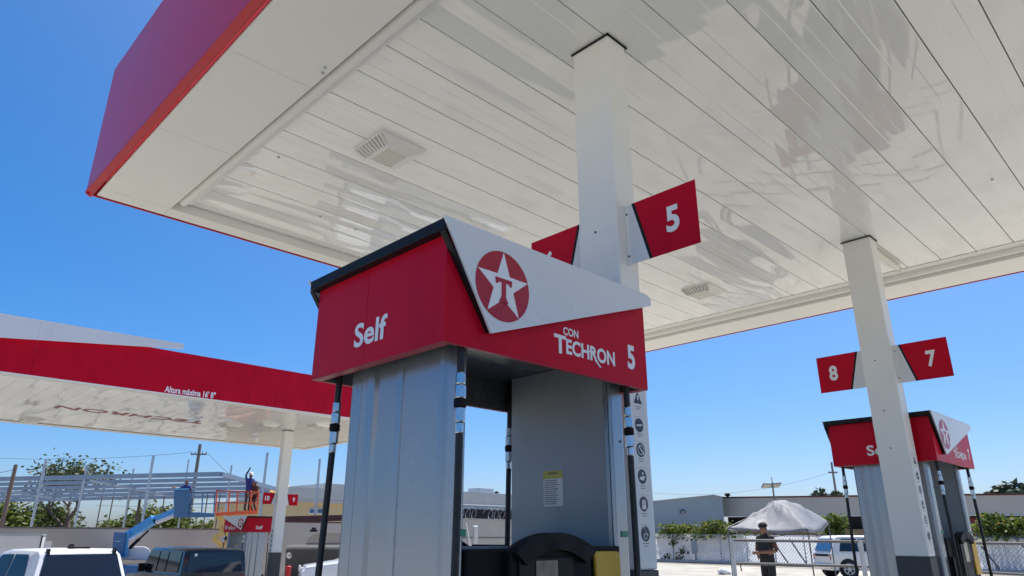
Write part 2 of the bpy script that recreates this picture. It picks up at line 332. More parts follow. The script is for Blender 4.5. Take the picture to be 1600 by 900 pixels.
# ------------------------------------------------------------------ main canopy
YC = 2.73
def main_canopy():
    t = thing('fuel_canopy', 'large white fuel station canopy overhead with glossy plank ceiling and red fascia', 'canopy', (6.4, YC, 0))
    X0, X1, Y0, Y1, ZB, ZT = 1.47, 11.30, -2.53, 7.985, 4.97, 6.60
    # soffit pans running along X, seams every 0.418 m
    b = MB(); k0 = int((-2.25 - 0.5) / 0.418) - 1
    y = 0.5 + 0.418 * k0
    while y < 7.73:
        a, c = max(y + 0.004, -2.24), min(y + 0.414, 7.722)
        if c - a > 0.02:
            prof = [(a, 5.10), (a, 5.083), (a + 0.004, 5.08)]
            for q in (0.31, 0.33, 0.66, 0.68):
                if y + 0.418 * q < c - 0.02 and y + 0.418 * q > a + 0.02:
                    prof.append((y + 0.418 * q, 5.08 if q in (0.31, 0.68) else 5.0812))
            prof += [(c - 0.004, 5.08), (c, 5.083), (c, 5.10)]
            for (ya, za), (yb, zb) in zip(prof, prof[1:]): b.quad((2.22, ya, za), (10.52, ya, za), (10.52, yb, zb), (2.22, yb, zb))
        y += 0.418
    b.build('ceiling', M['pan'], t, True, recalc=False)
    MB().box(1.55, 11.22, -2.45, 7.9, 5.13, 5.25).build('roof_deck', M['white'], t, True)
    # border ring, one panel joint every few metres
    b = MB(); g = 0.002
    def strip_y(xa, xb):
        ys = [Y0 + 0.25, 0.2, 2.7, 4.6, 6.1, 7.733]
        for i in range(5): b.box(xa, xb, ys[i] + g, ys[i + 1] - g, ZB, ZB + 0.02)
    strip_y(X0 + 0.03, 2.19); strip_y(10.65, X1 - 0.03)
    xs = [X0 + 0.03, 2.19, 3.9, 6.0, 8.4, 10.65, X1 - 0.03]
    for i in range(6):
        b.box(xs[i] + g, xs[i + 1] - g, 7.733 + g, Y1 - 0.03, ZB, ZB + 0.02)
        b.box(xs[i] + g, xs[i + 1] - g, Y0 + 0.03, Y0 + 0.25 - g, ZB, ZB + 0.02)
    b.build('border_panel', M['border'], t, True)
    b = MB()   # upright sides of the recess
    b.box(2.192, 10.648, 7.7345, 7.75, ZB + 0.001, 5.128); b.box(2.192, 10.648, -2.28, -2.265, ZB + 0.001, 5.128)
    b.box(2.17, 2.1885, -2.26, 7.73, ZB + 0.021, 5.128); b.box(10.6515, 10.67, -2.26, 7.73, ZB + 0.021, 5.128)
    b.build('recess_side', M['border'], t, True)
    b = MB().tube([(2.275, -2.25, 5.035), (2.275, 7.60, 5.035)], 0.05, 16)
    b.box(2.31, 2.385, -2.25, 7.66, 5.055, 5.078)
    b.build('moulding', M['border'], t, True, smooth=False, bevel=0.004)
    b = MB().tube([(10.56, -2.25, 5.05), (10.56, 7.70, 5.05)], 0.05, 16); b.box(10.34, 10.53, -2.25, 7.70, 5.072, 5.078)
    b.build('moulding', M['border'], t, True, bevel=0.004)
    for nm, bx in (('near', (X0 - 0.06, X0, Y0, Y1)), ('far', (X1, X1 + 0.06, Y0, Y1)), ('a', (X0 - 0.06, X1 + 0.06, Y1 + 0.0005, Y1 + 0.06)), ('b', (X0 - 0.06, X1 + 0.06, Y0 - 0.06, Y0 - 0.0005))):
        b = MB()
        if nm in 'ab':
            L = [bx[0] + (bx[1] - bx[0]) * i / 4 for i in range(5)]
            for i in range(4): b.box(L[i] + 0.002, L[i + 1] - 0.002, bx[2], bx[3], ZB + 0.052, ZT)
        else:
            L = [Y0 + (Y1 - Y0) * i / 2 for i in range(3)]
            for i in range(2): b.box(bx[0], bx[1], L[i] + 0.002, L[i + 1] - 0.002, ZB + 0.052, ZT)
        b.build('fascia', M['fascia'], t, True, bevel=0.004)
    # angled bottom lip of the fascia
    b = MB()
    for s, x in ((-1, X0), (1, X1)):
        pr = [(x, ZB - 0.004), (x + s * 0.02, ZB - 0.004), (x + s * 0.066, ZB + 0.03), (x + s * 0.066, ZB + 0.051), (x, ZB + 0.051)]
        b.prism(pr, lambda u, v, q: Vector((u, q, v)), Y0 - 0.06, Y1 + 0.06)
    for s, y in ((-1, Y0 - 0.001), (1, Y1 + 0.001)):
        pr = [(y, ZB - 0.003), (y + s * 0.02, ZB - 0.003), (y + s * 0.065, ZB + 0.03), (y + s * 0.065, ZB + 0.050), (y, ZB + 0.050)]
        b.prism(pr, lambda u, v, q: Vector((q, u, v)), X0 - 0.058, X1 + 0.058)
    b.build('fascia_lip', M['red_trim'], t, True)
    for x, y in ((3.6, 6.93), (4.1, 6.95), (5.0, 6.96), (2.6, 6.0), (2.15, 4.35), (2.13, 4.28), (8.2, 1.1)): MB().lathe([(0.012, 0), (0.012, 0.012), (0.006, 0.016)], (x, y, 5.08 if x > 2.2 else ZB), 8, (0, 0, -1)).build('rivet', M['galv'], t, True)
    return t
main_canopy()

def canopy_light(x, y, z, label, group, s=1.0):
    t = thing('canopy_light', label, 'ceiling light', (x, y, z), 0, group)
    a, h = 0.235 * s, 0.085
    b = MB()
    top = [(-a - 0.05, -a - 0.03), (a + 0.05, -a - 0.03), (a + 0.05, a + 0.03), (-a - 0.05, a + 0.03)]
    bot = [(-a + 0.07, -a + 0.04), (a - 0.07, -a + 0.04), (a - 0.07, a - 0.04), (-a + 0.07, a - 0.04)]
    A = [b.b.verts.new((u, v, -0.008)) for u, v in top]; B = [b.b.verts.new((u, v, -h)) for u, v in bot]; T = [b.b.verts.new((u, v, 0.0)) for u, v in top]
    b.b.faces.new(B)
    for k in range(4):
        b.b.faces.new((A[k], A[(k + 1) % 4], B[(k + 1) % 4], B[k])); b.b.faces.new((T[k], T[(k + 1) % 4], A[(k + 1) % 4], A[k]))
    b.build('housing', M['white'], t, bevel=0.012)
    MB().box(-a + 0.10, a - 0.10, -a + 0.07, a - 0.07, -h - 0.006, -h + 0.004).build('lens', M['lens'], t, bevel=0.004)
    for q in (a - 0.068, -a + 0.055): MB().box(-a + 0.085, a - 0.085, q, q + 0.013, -h - 0.008, -h).build('lens_frame', M['white'], t)
    g = MB()    # cooling fins on the near end
    for i in range(9):
        q = -a + 0.0 + i * (2 * a) / 8
        f0 = Vector((-a - 0.046, q - 0.009, -0.014)); f1 = Vector((-a + 0.055, q * 0.83 - 0.009, -h + 0.006))
        n = Vector((-0.6, 0, -0.8)) * 0.012
        g.obox(f0, f1 - f0, Vector((0, 0.030, 0)), n)
    g.build('fin', M['grille'], t)
    return t
canopy_light(3.32, 5.10, 5.08, 'square white ceiling light on the planks above and left of the number 5 pump', 'lights under the near canopy', 0.9)
canopy_light(9.15, 5.12, 5.08, 'small square ceiling light behind the number 5 flag near the canopy far edge', 'lights under the near canopy', 0.9)

# columns ---------------------------------------------------------------------------
def pictos(b_white, b_dark, b_ink, o, right, up, wid, zs):
    nrm = Vector(right).cross(Vector(up)); R = Vector(right); U = Vector(up); o = Vector(o)
    def f(d): return lambda u, v, t: o + R * u + U * v + nrm * (d + t)
    for i, z in enumerate(zs):
        r = wid * 0.40
        if i == 0:
            b_dark.prism([(-r, z - r * 0.8), (r, z - r * 0.8), (0, z + r)], f(0.002), 0, 0.001)
            b_white.prism([(-0.006, z - r * 0.3), (0.006, z - r * 0.3), (0.008, z + r * 0.4), (-0.008, z + r * 0.4)], f(0.0035), 0, 0.001)
        else:
            b_dark.prism(circ(0, z, r, 24), f(0.002), 0, 0.001)
            q = f(0.0035)
            if i == 1: b_white.prism([(-0.03, z - 0.008), (0.03, z - 0.002), (0.03, z + 0.008), (-0.03, z + 0.002)], q, 0, 0.001)
            if i == 2:
                b_white.prism(circ(0, z, r * 0.72, 20), q, 0, 0.0008); b_dark.prism(circ(0, z, r * 0.58, 20), f(0.005), 0, 0.0008)
                b_white.prism([(-0.026, z + 0.02), (-0.02, z + 0.027), (0.026, z - 0.02), (0.02, z - 0.027)], f(0.0065), 0, 0.0008)
            if i == 3:
                b_white.prism([(-0.03, z - 0.015), (0.01, z - 0.025), (0.03, z + 0.0), (0.022, z + 0.006), (-0.025, z - 0.004)], q, 0, 0.001)
                b_white.prism(circ(0.006, z + 0.018, 0.009, 10), q, 0, 0.001)
            if i == 4:
                for k in range(4): b_white.prism([(-0.02 + k * 0.011, z - 0.005), (-0.012 + k * 0.011, z - 0.005), (-0.012 + k * 0.011, z + 0.03 - abs(k - 1.5) * 0.006), (-0.02 + k * 0.011, z + 0.03 - abs(k - 1.5) * 0.006)], q, 0, 0.001)
                b_white.prism([(-0.02, z - 0.03), (0.02, z - 0.03), (0.021, z - 0.006), (-0.02, z - 0.006)], q, 0, 0.001)
            if i == 5:
                b_white.prism(circ(-0.003, z - 0.014, 0.018, 16), q, 0, 0.0008); b_dark.prism(circ(-0.003, z - 0.014, 0.012, 16), f(0.005), 0, 0.0008)
                b_white.prism([(-0.012, z + 0.022), (-0.004, z + 0.022), (0.004, z - 0.004), (0.022, z - 0.01), (0.022, z - 0.004), (0.008, z + 0.004)], f(0.0065), 0, 0.001)
                b_white.prism(circ(-0.01, z + 0.034, 0.006, 10), q, 0, 0.001)
        for k in range(2): b_ink.prism([(-wid * 0.28 + 0.01 * k, z - r * 1.28 - 0.014 * k), (wid * 0.28 - 0.01 * k, z - r * 1.28 - 0.014 * k), (wid * 0.28 - 0.01 * k, z - r * 1.2 - 0.014 * k), (-wid * 0.28 + 0.01 * k, z - r * 1.2 - 0.014 * k)], f(0.002), 0, 0.001)
        if i: b_ink.prism([(-wid * 0.49, z + r * 1.18), (wid * 0.49, z + r * 1.18), (wid * 0.49, z + r * 1.2), (-wid * 0.49, z + r * 1.2)], f(0.002), 0, 0.0008)

def column(x, y, wx, wy, zb, zt, base_h, label, face='-y'):
    t = thing('canopy_column', label, 'column', (x, y, zb), 0, 'square white canopy columns')
    hx, hy = wx / 2, wy / 2
    MB().box(-hx, hx, -hy, hy, base_h, zt - zb).build('shaft', M['white'], t, bevel=0.012)
    MB().box(-hx - 0.004, hx + 0.004, -hy - 0.004, hy + 0.004, 0.0, base_h - 0.002).build('base_cover', M['colbase'], t, bevel=0.008)
    b = MB(); c = 0.012
    zt_ = zt - zb - 0.004
    b.box(-hx - c, -hx - 0.001, -hy - c, hy + c, zt_ - 0.012, zt_); b.box(-hx - c, hx + c, -hy - c, -hy - 0.001, zt_ - 0.012, zt_); b.box(hx + 0.001, hx + c, -hy, hy + c, zt_ - 0.012, zt_)
    b.build('collar', M['black'], t)
    for zz in (2.47, 2.9, 3.5): MB().lathe([(0.008, 0), (0.008, 0.004)], (-hx, 0.02, zz), 10, (-1, 0, 0)).build('bolt_hole', M['black'], t)
    # strip of safety pictograms
    if face == '-y': o, R, W = Vector((0.0, -hy, 0)), Vector((1, 0, 0)), wx * 0.80
    else: o, R, W = Vector((-hx, 0, 0)), Vector((0, -1, 0)), wy * 0.80
    N = R.cross(Vector((0, 0, 1)))
    bw, bd, bi = MB(), MB(), MB()
    s = MB(); s.prism([(-W / 2, base_h + 0.05), (W / 2, base_h + 0.05), (W / 2, 2.42), (-W / 2, 2.42)], lambda u, v, q: o + R * u + Vector((0, 0, v)) + N * q, 0.0005, 0.002)
    st = s.build('sticker_strip', M['sticker'], t)
    pictos(bw, bd, bi, o, R, Vector((0, 0, 1)), W * 0.62, [2.327, 2.157, 2.006, 1.847, 1.688, 1.519])
    bd.build('pictogram', M['navy'], st); bw.build('pictogram_mark', M['sticker'], st); bi.build('caption', M['ink'], st)
    return t
column(3.62, YC, 0.22, 0.34, 0, 5.08, 1.32, 'square white column rising behind the number 5 pump')
column(8.91, YC, 0.23, 0.34, 0, 5.08, 1.31, 'square white column at right with dark base in front of the number 7 pump')

def flag(x, y, z0, sgn, num, label, axis='y', s=1.0, hw=0.17):
    # axis y: plate runs along +-Y and faces -X ; axis x: runs along +-X and faces -Y
    t = thing('number_flag', label, 'sign', (x, y, z0), 0 if axis == 'y' else PI / 2, 'pump number flags on the columns')
    def fn(d): return lambda u, v, q: Vector((d + q, sgn * u, v))
    h = 0.44 * s; L = 0.555 * s
    a, c = 0.07 * s, 0.19 * s
    MB().prism([(0, 0), (c - 0.012, 0), (a - 0.012, h), (0, h)], fn(0), 0, 0.004).build('white_plate', M['wing'], t)
    MB().prism([(c - 0.012, 0), (c + 0.012, 0), (a + 0.012, h), (a - 0.012, h)], fn(-0.001), 0, 0.006).build('black_stripe', M['black'], t)
    MB().prism([(c + 0.012, 0), (L, 0), (L, h), (a + 0.012, h)], fn(0), 0, 0.004).build('red_plate', M['red'], t)
    MB().prism([(0, 0.0), (0.035, 0.0), (0.035, h), (0, h)], fn(-0.003), 0, 0.0028).build('flange', M['white'], t)
    for zz in (0.06, h - 0.07): MB().lathe([(0.007, 0), (0.007, 0.003)], (-0.003, sgn * 0.017, zz), 10, (-1, 0, 0)).build('bolt', M['black'], t)
    cx = (c + L) / 2 + 0.0
    tw = 0.10 * s if len(num) == 1 else 0.19 * s
    th = 0.185 * s
    off = 0.0 if len(num) == 1 else 0.0
    MB().text(num, (-0.0015, sgn * cx + tw / 2 , h * 0.30), (0, -1, 0), (0, 0, 1), tw, th, 0.0015, 0.035).build('digit', M['lettering'], t)
    return t
flag(3.60, YC - 0.172, 3.222, -1, '5', 'red flag with white 5 on the right of the nearer column')
flag(3.60, YC + 0.172, 3.222, 1, '6', 'red flag left of the nearer column half hidden by the star sign', )
flag(8.88, YC - 0.172, 3.21, -1, '7', 'red flag with white 7 on the right column', s=1.03)
flag(8.88, YC + 0.172, 3.215, 1, '8', 'red flag with white 8 on the right column', s=1.03)

def drain():
    t = thing('drain_pipe', 'short white drain pipe with dark end lying against the ceiling beside the right column', 'pipe', (9.4, 2.66, 5.03))
    MB().tube([(-0.35, 0, 0), (0.72, 0, -0.01)], 0.035, 14).build('tube', M['pipe_white'], t, smooth=False)
    MB().lathe([(0.036, 0), (0.043, 0.005), (0.043, 0.06), (0.03, 0.065)], (0.70, 0, -0.01), 14, (1, 0, 0)).build('end_collar', M['grille'], t)
    MB().box(-0.1, 0.75, 0.045, 0.06, 0.03, 0.046).build('side_strip', M['black'], t)  # thin black strip alongside the pipe, just below the ceiling
drain()

# ------------------------------------------------------------------ fuel dispensers
def star_pts(cx, cz, ro, ri):
    return [(cx + (ro if k % 2 == 0 else ri) * math.sin(PI * k / 5), cz + (ro if k % 2 == 0 else ri) * math.cos(PI * k / 5)) for k in range(10)]
def hose_path(x, y, top, dx, dy, zend=0.75):
    out = []
    for i in range(15):
        t = i / 14; z = top + (zend - top) * t
        out.append(Vector((x + dx * t * t, y + dy * math.sin(t * PI * 0.55), z)))
    return out
def dispenser(nums, label, loc, rz=0.0, sc=(1, 1, 1), detail=True):
    t = thing('fuel_dispenser', label, 'fuel pump', loc, rz, 'red and silver fuel dispensers')
    t.scale = sc
    ZB = 2.262
    # valance shell
    b = MB(); hx, hy, th = 0.721, 0.538, 0.018
    b.box(-hx, -hx + th, -hy + 0.001, -0.0015 + 0.06, ZB, 2.744); b.box(-hx, -hx + th, 0.0015 + 0.06, hy - 0.001, ZB, 2.744)
    b.box(hx - th, hx, -hy + 0.001, hy - 0.001, ZB, 2.744)
    b.box(-hx + th + .0005, hx - th - .0005, -hy, -hy + th, ZB, 2.744); b.box(-hx + th + .0005, hx - th - .0005, hy - th, hy, ZB, 2.744)
    for sx in (-1, 1):
        for sy in (-1, 1): b.box(min(sx * hx, sx * (hx - th)), max(sx * hx, sx * (hx - th)), min(sy * hy, sy * (hy - 0.0009)), max(sy * hy, sy * (hy - 0.0009)), ZB, 2.744)
    val = b.build('valance', M['red'], t)
    b = MB()   # inward return flange at the bottom edge
    b.box(-hx + 0.001, -hx + 0.05, -hy + 0.02, hy - 0.02, ZB - 0.004, ZB - 0.0005); b.box(hx - 0.05, hx - 0.001, -hy + 0.02, hy - 0.02, ZB - 0.004, ZB - 0.0005)
    b.box(-hx + 0.001, hx - 0.001, -hy + 0.001, -hy + 0.019, ZB - 0.004, ZB - 0.0005); b.box(-hx + 0.001, hx - 0.001, hy - 0.019, hy - 0.001, ZB - 0.004, ZB - 0.0005)
    b.build('return_flange', M['red_trim'], val)
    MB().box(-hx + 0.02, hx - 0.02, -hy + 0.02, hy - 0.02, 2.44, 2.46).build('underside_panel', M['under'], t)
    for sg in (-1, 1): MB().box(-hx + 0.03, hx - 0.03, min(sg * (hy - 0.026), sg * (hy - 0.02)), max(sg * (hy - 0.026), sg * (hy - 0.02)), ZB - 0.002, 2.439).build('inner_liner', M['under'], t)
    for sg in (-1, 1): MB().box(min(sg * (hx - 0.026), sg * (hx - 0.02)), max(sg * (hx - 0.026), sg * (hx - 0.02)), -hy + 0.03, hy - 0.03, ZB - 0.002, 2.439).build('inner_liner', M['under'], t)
    rf = MB().box(-0.765, 0.69, -0.5685, 0.5685, 2.7445, 2.798).build('roof', M['black'], t, bevel=0.004)
    # wedges with the star on both long sides
    for sg, num in ((-1, nums[0]), (1, nums[1])):
        def fn(d): return lambda u, v, q: Vector((u, sg * (0.570 + d + q), v))
        wd = MB().prism([(-0.775, 2.801), (-0.492, 2.330), (0.665, 2.715), (0.742, 2.742), (0.742, 2.785), (0.70, 2.801)], fn(0), 0, 0.011).build('wedge_panel', M['wing'], t)
        MB().prism([(-0.765, 2.74), (-0.488, 2.338), (0.64, 2.712), (0.635, 2.720), (-0.480, 2.352), (-0.755, 2.74)], lambda u, v, q: Vector((u, sg * (0.5395 + q), v)), 0, 0.030).build('wedge_return', M['black'], wd)
        cx, cz = -0.425, 2.563
        MB().prism(circ(cx, cz, 0.166, 56), fn(0.0115), 0, 0.002).build('logo_disc', M['logo_red'], wd)
        MB().prism(star_pts(cx, cz, 0.163, 0.064), fn(0.014), 0, 0.0015).build('logo_star', M['lettering'], wd)
        k = -sg
        T = [(-0.05, 0.034), (0.05, 0.034), (0.047, 0.004), (0.036, 0.004), (0.030, 0.014), (0.013, 0.014), (0.013, -0.052), (0.028, -0.078), (0.018, -0.084), (0.0, -0.075), (-0.018, -0.084), (-0.028, -0.078), (-0.013, -0.052), (-0.013, 0.014), (-0.030, 0.014), (-0.036, 0.004), (-0.047, 0.004)]
        MB().prism([(cx + a * 1.05, cz + c) for a, c in T], fn(0.016), 0, 0.0015).build('logo_letter', M['logo_red'], wd)
        R = Vector((-sg, 0, 0)) ; Y = sg * (hy + 0.0005)
        def tx(s, x0, x1, z, h, bold=0.02):
            st = x0 if sg < 0 else x1
            return MB().text(s, (st, Y, z), R, (0, 0, 1), x1 - x0, h, 0.0015, bold)
        if sg < 0:
            tx('CON', 0.026, 0.141, 2.437, 0.042, 0.03).build('lettering', M['lettering'], val)
            a = MB()
            a.text('T', (-0.042, Y, 2.337), R, (0, 0, 1), 0.088, 0.094, 0.0015, 0.03); a.text('ECHRON', (0.045, Y, 2.343), R, (0, 0, 1), 0.388, 0.078, 0.0015, 0.03)
            a.prism([(0.278, 2.350), (0.262, 2.350), (0.302, 2.318), (0.318, 2.318)], lambda u, v, q: Vector((u, Y - 0.0016 - q, v)), 0, 0.0005)
            a.prism([(0.175, 2.372), (0.265, 2.392), (0.265, 2.399), (0.175, 2.381)], lambda u, v, q: Vector((u, Y - 0.0022 - q, v)), 0, 0.0005)
            a.build('lettering', M['lettering'], val)
            tx(num, 0.546 if len(num) == 1 else 0.50, 0.613 if len(num) == 1 else 0.64, 2.352, 0.135, 0.04).build('digit', M['lettering'], val)
        else:
            tx('CON', 0.20, 0.315, 2.437, 0.042, 0.03).build('lettering', M['lettering'], val)
            tx('TECHRON', -0.03, 0.44, 2.343, 0.085, 0.03).build('lettering', M['lettering'], val)
            tx(num, 0.546 if len(num) == 1 else 0.50, 0.613 if len(num) == 1 else 0.64, 2.352, 0.135, 0.04).build('digit', M['lettering'], val)
    MB().text('Self', (-hx - 0.0005, 0.15, 2.354), (0, -1, 0), (0, 0, 1), 0.272, 0.120, 0.0015, 0.025).build('lettering', M['lettering'], val)
    # hoist-type end modules
    def module(x0, x1, out):
        y0, y1 = -0.385, 0.385; c = 0.018
        xo, xi = (x0, x1) if out < 0 else (x1, x0); s = out
        # outer face has two shallow raised bands like the pressed sheet
        r_ = 0.03
        near = [(xo - s * r_ * (1 - math.sin(a)), y0 + r_ * (1 - math.cos(a))) for a in (0, .4, .8, 1.2, PI / 2)]
        far = [(xo - s * (0.008 + r_ * (1 - math.sin(a))), y1 - r_ * (1 - math.cos(a))) for a in (PI / 2, 1.2, .8, .4, 0)]
        pl = near + [(xo - s * 0.002, y0 + 0.29), (xo - s * 0.016, y0 + 0.325), (xo - s * 0.010, y0 + 0.36), (xo - s * 0.006, y0 + 0.50), (xo - s * 0.016, y0 + 0.56), (xo - s * 0.004, y0 + 0.60), (xo - s * 0.002, y0 + 0.645), (xo - s * 0.016, y0 + 0.675), (xo - s * 0.012, y0 + 0.70)] + far + [(xi + s * 0.012, y1), (xi, y1 - 0.012), (xi, y0 + 0.012), (xi + s * 0.012, y0)]
        return MB().prism(pl, xy(0), 0.13, 2.438).build('end_module', M['silver'], t, bevel=0.008, seg=3)
    m1 = module(-0.59, -0.45, -1); m2 = module(0.575, 0.70, 1)
    # inner skin of the far module with warning label
    ip = MB().box(0.567, 0.5748, -0.345, 0.372, 1.40, 2.437).build('inner_panel', M['silver2'], t)
    MB().box(0.562, 0.5668, -0.372, -0.349, 1.40, 2.437).build('corner_trim', M['silver'], ip, bevel=0.004)
    lb = MB().box(0.5655, 0.5668, -0.037, 0.110, 1.662, 1.855).build('warning_label', M['sticker'], ip)
    MB().box(0.5645, 0.5654, -0.037, 0.110, 1.812, 1.855).build('label_header', M['label_yellow'], lb)
    b = MB()
    b.text('AVISO', (0.5643, 0.075, 1.835), (0, -1, 0), (0, 0, 1), 0.08, 0.013, 0.0003, 0.02)
    for i in range(12):
        z = 1.80 - i * 0.0115; w_ = 0.125 * (0.7 + 0.3 * rnd.random())
        b.box(0.5650, 0.5654, 0.102 - w_, 0.102, z, z + 0.004)
    b.build('label_print', M['ink'], lb)
    for mm, xx in ((m1, -0.5), (m2, 0.62)):
        MB().box(xx, xx + 0.055, -0.3895, -0.3855, 1.50, 1.53).build('green_tape', M['green_tape'], mm)
        MB().lathe([(0.006, 0), (0.006, 0.004)], (xx + 0.03, -0.385, 1.99), 10, (0, -1, 0)).build('bolt', M['black'], mm)
    # cabinet
    cab = MB().box(-0.447, 0.566, -0.40, 0.40, 0.13, 1.452).build('cabinet', M['dark'], t, bevel=0.012)
    MB().box(-0.60, 0.70, -0.42, 0.42, 0.131, 0.30).build('plinth', M['black'], t)
    for sg in (-1, 1):
        def fn(d): return lambda u, v, q: Vector((u, sg * (0.40 + d + q), v))
        arc = [(-0.245 + 0.535 * i / 24, 1.437 + 0.082 * math.sin(PI * i / 24) ** 0.75) for i in range(25)]
        inn = [(-0.175 + 0.395 * i / 24, 1.385 + 0.062 * math.sin(PI * i / 24) ** 0.8) for i in range(25)]
        hd = MB().prism(arc + [(0.29, 1.2), (-0.245, 1.2)], fn(0.0), 0.0, 0.05).build('display_hood', M['dark'], t, bevel=0.01)
        b = MB()
        for i in range(24):
            o1, o2, i1, i2 = arc[i], arc[i + 1], inn[i], inn[i + 1]
            b.prism([o1, o2, i2, i1], fn(0.0505), 0, 0.035)
        b.build('hood_lip', M['dark'], hd)
        MB().prism([(-0.20, 0.62), (0.15, 0.62), (0.15, 1.415), (-0.20, 1.415)], fn(0.0502), 0, 0.010).build('bezel', M['black'], hd, bevel=0.004)
        MB().prism([(-0.10, 1.20), (0.04, 1.20), (0.04, 1.402), (-0.10, 1.402)], fn(0.0605), 0, 0.003).build('screen', M['screen'], hd)
        yp = [(0.345, 1.436), (0.528, 1.434), (0.543, 1.42), (0.553, 1.05), (0.365, 1.05)]
        MB().prism(yp, fn(0.012), 0.0, 0.02).build('yellow_panel', M['yellow'], t, bevel=0.006)
        MB().prism([(0.295, 1.460), (0.564, 1.457), (0.564, 0.7), (0.295, 0.7)], fn(0.0), 0.0, 0.011).build('grade_panel', M['dark'], t)
        MB().prism([(-0.435, 1.25), (-0.335, 1.25), (-0.335, 0.95), (-0.43, 0.95)], fn(0.0), 0.0, 0.03).build('card_reader', M['dark'], t)
    # four hanging hoses with breakaways
    for sx, sg in ((-1, -1), (1, -1), (-1, 1), (1, 1)):
        x = -0.585 if sx < 0 else (0.585 if sg < 0 else 0.665)
        y = sg * 0.49
        zend = 0.42
        path = hose_path(x, y, 2.30, -0.05 if sx < 0 else -0.02, sg * 0.02, zend)
        hz = MB().tube([Vector((x, y, 2.44))] + path, 0.0165, 12)
        # bottom loop up to the nozzle
        e = path[-1]; n = [e + Vector((0.0 - sx * 0.10 * math.sin(a), sg * 0.02, -0.10 * (1 - math.cos(a)) )) for a in [PI * k / 8 for k in range(9)]]
        ho = hz.build('hose', M['rubber'], t, smooth=True)
        MB().tube([e] + [e + Vector((-sx * 0.1 * (1 - math.cos(a)), sg * 0.01, -0.12 * math.sin(a))) for a in [PI * k / 10 for k in range(1, 11)]] + [e + Vector((-sx * 0.2, sg * 0.01, 0.22))], 0.0165, 10).build('hose_loop', M['rubber'], ho, smooth=True)
        MB().obox(e + Vector((-sx * 0.2 - 0.02, sg * 0.01 - 0.03, 0.20)), (0.04, 0, 0), (0, 0.06, 0), (0, 0, 0.22)).build('nozzle', M['dark'], ho, bevel=0.012)
        def at(z):
            t_ = (2.30 - z) / (2.30 - zend); t_ = max(0, t_)
            return Vector((x + (-0.05 if sx < 0 else -0.02) * t_ * t_, y + sg * 0.02 * math.sin(t_ * PI * 0.55), z))
        for z0, z1, r, mk in ((2.155, 2.105, 0.021, 'chrome'), (2.102, 2.045, 0.0245, 'chrome'), (2.043, 2.008, 0.027, 'dark'), (2.006, 1.945, 0.0235, 'chrome'), (1.943, 1.90, 0.019, 'chrome')):
            p = at(z0); q = at(z1)
            MB().lathe([(r * 0.92, 0), (r, 0.004), (r, (p - q).length - 0.004), (r * 0.92, (p - q).length)], p, 8 if mk == 'chrome' and r > 0.02 else 16, q - p).build('coupling' if mk == 'chrome' else 'breakaway_ring', M[mk], ho)
    return t
dispenser(('5', '6'), 'large red topped fuel pump 5 in the foreground with white star wedge', (2.455, 2.71, 0))
dispenser(('7', '8'), 'red topped fuel pump 7 behind the right column, partly hidden', (9.90, 2.965, 0.0), 0, (1.08, 1.08, 1.034))
dispenser(('9', '10'), 'small far fuel pump below the left canopy beside the 10 and 9 column', (11.85, 25.75, -0.62), PI / 2 + 0.12)

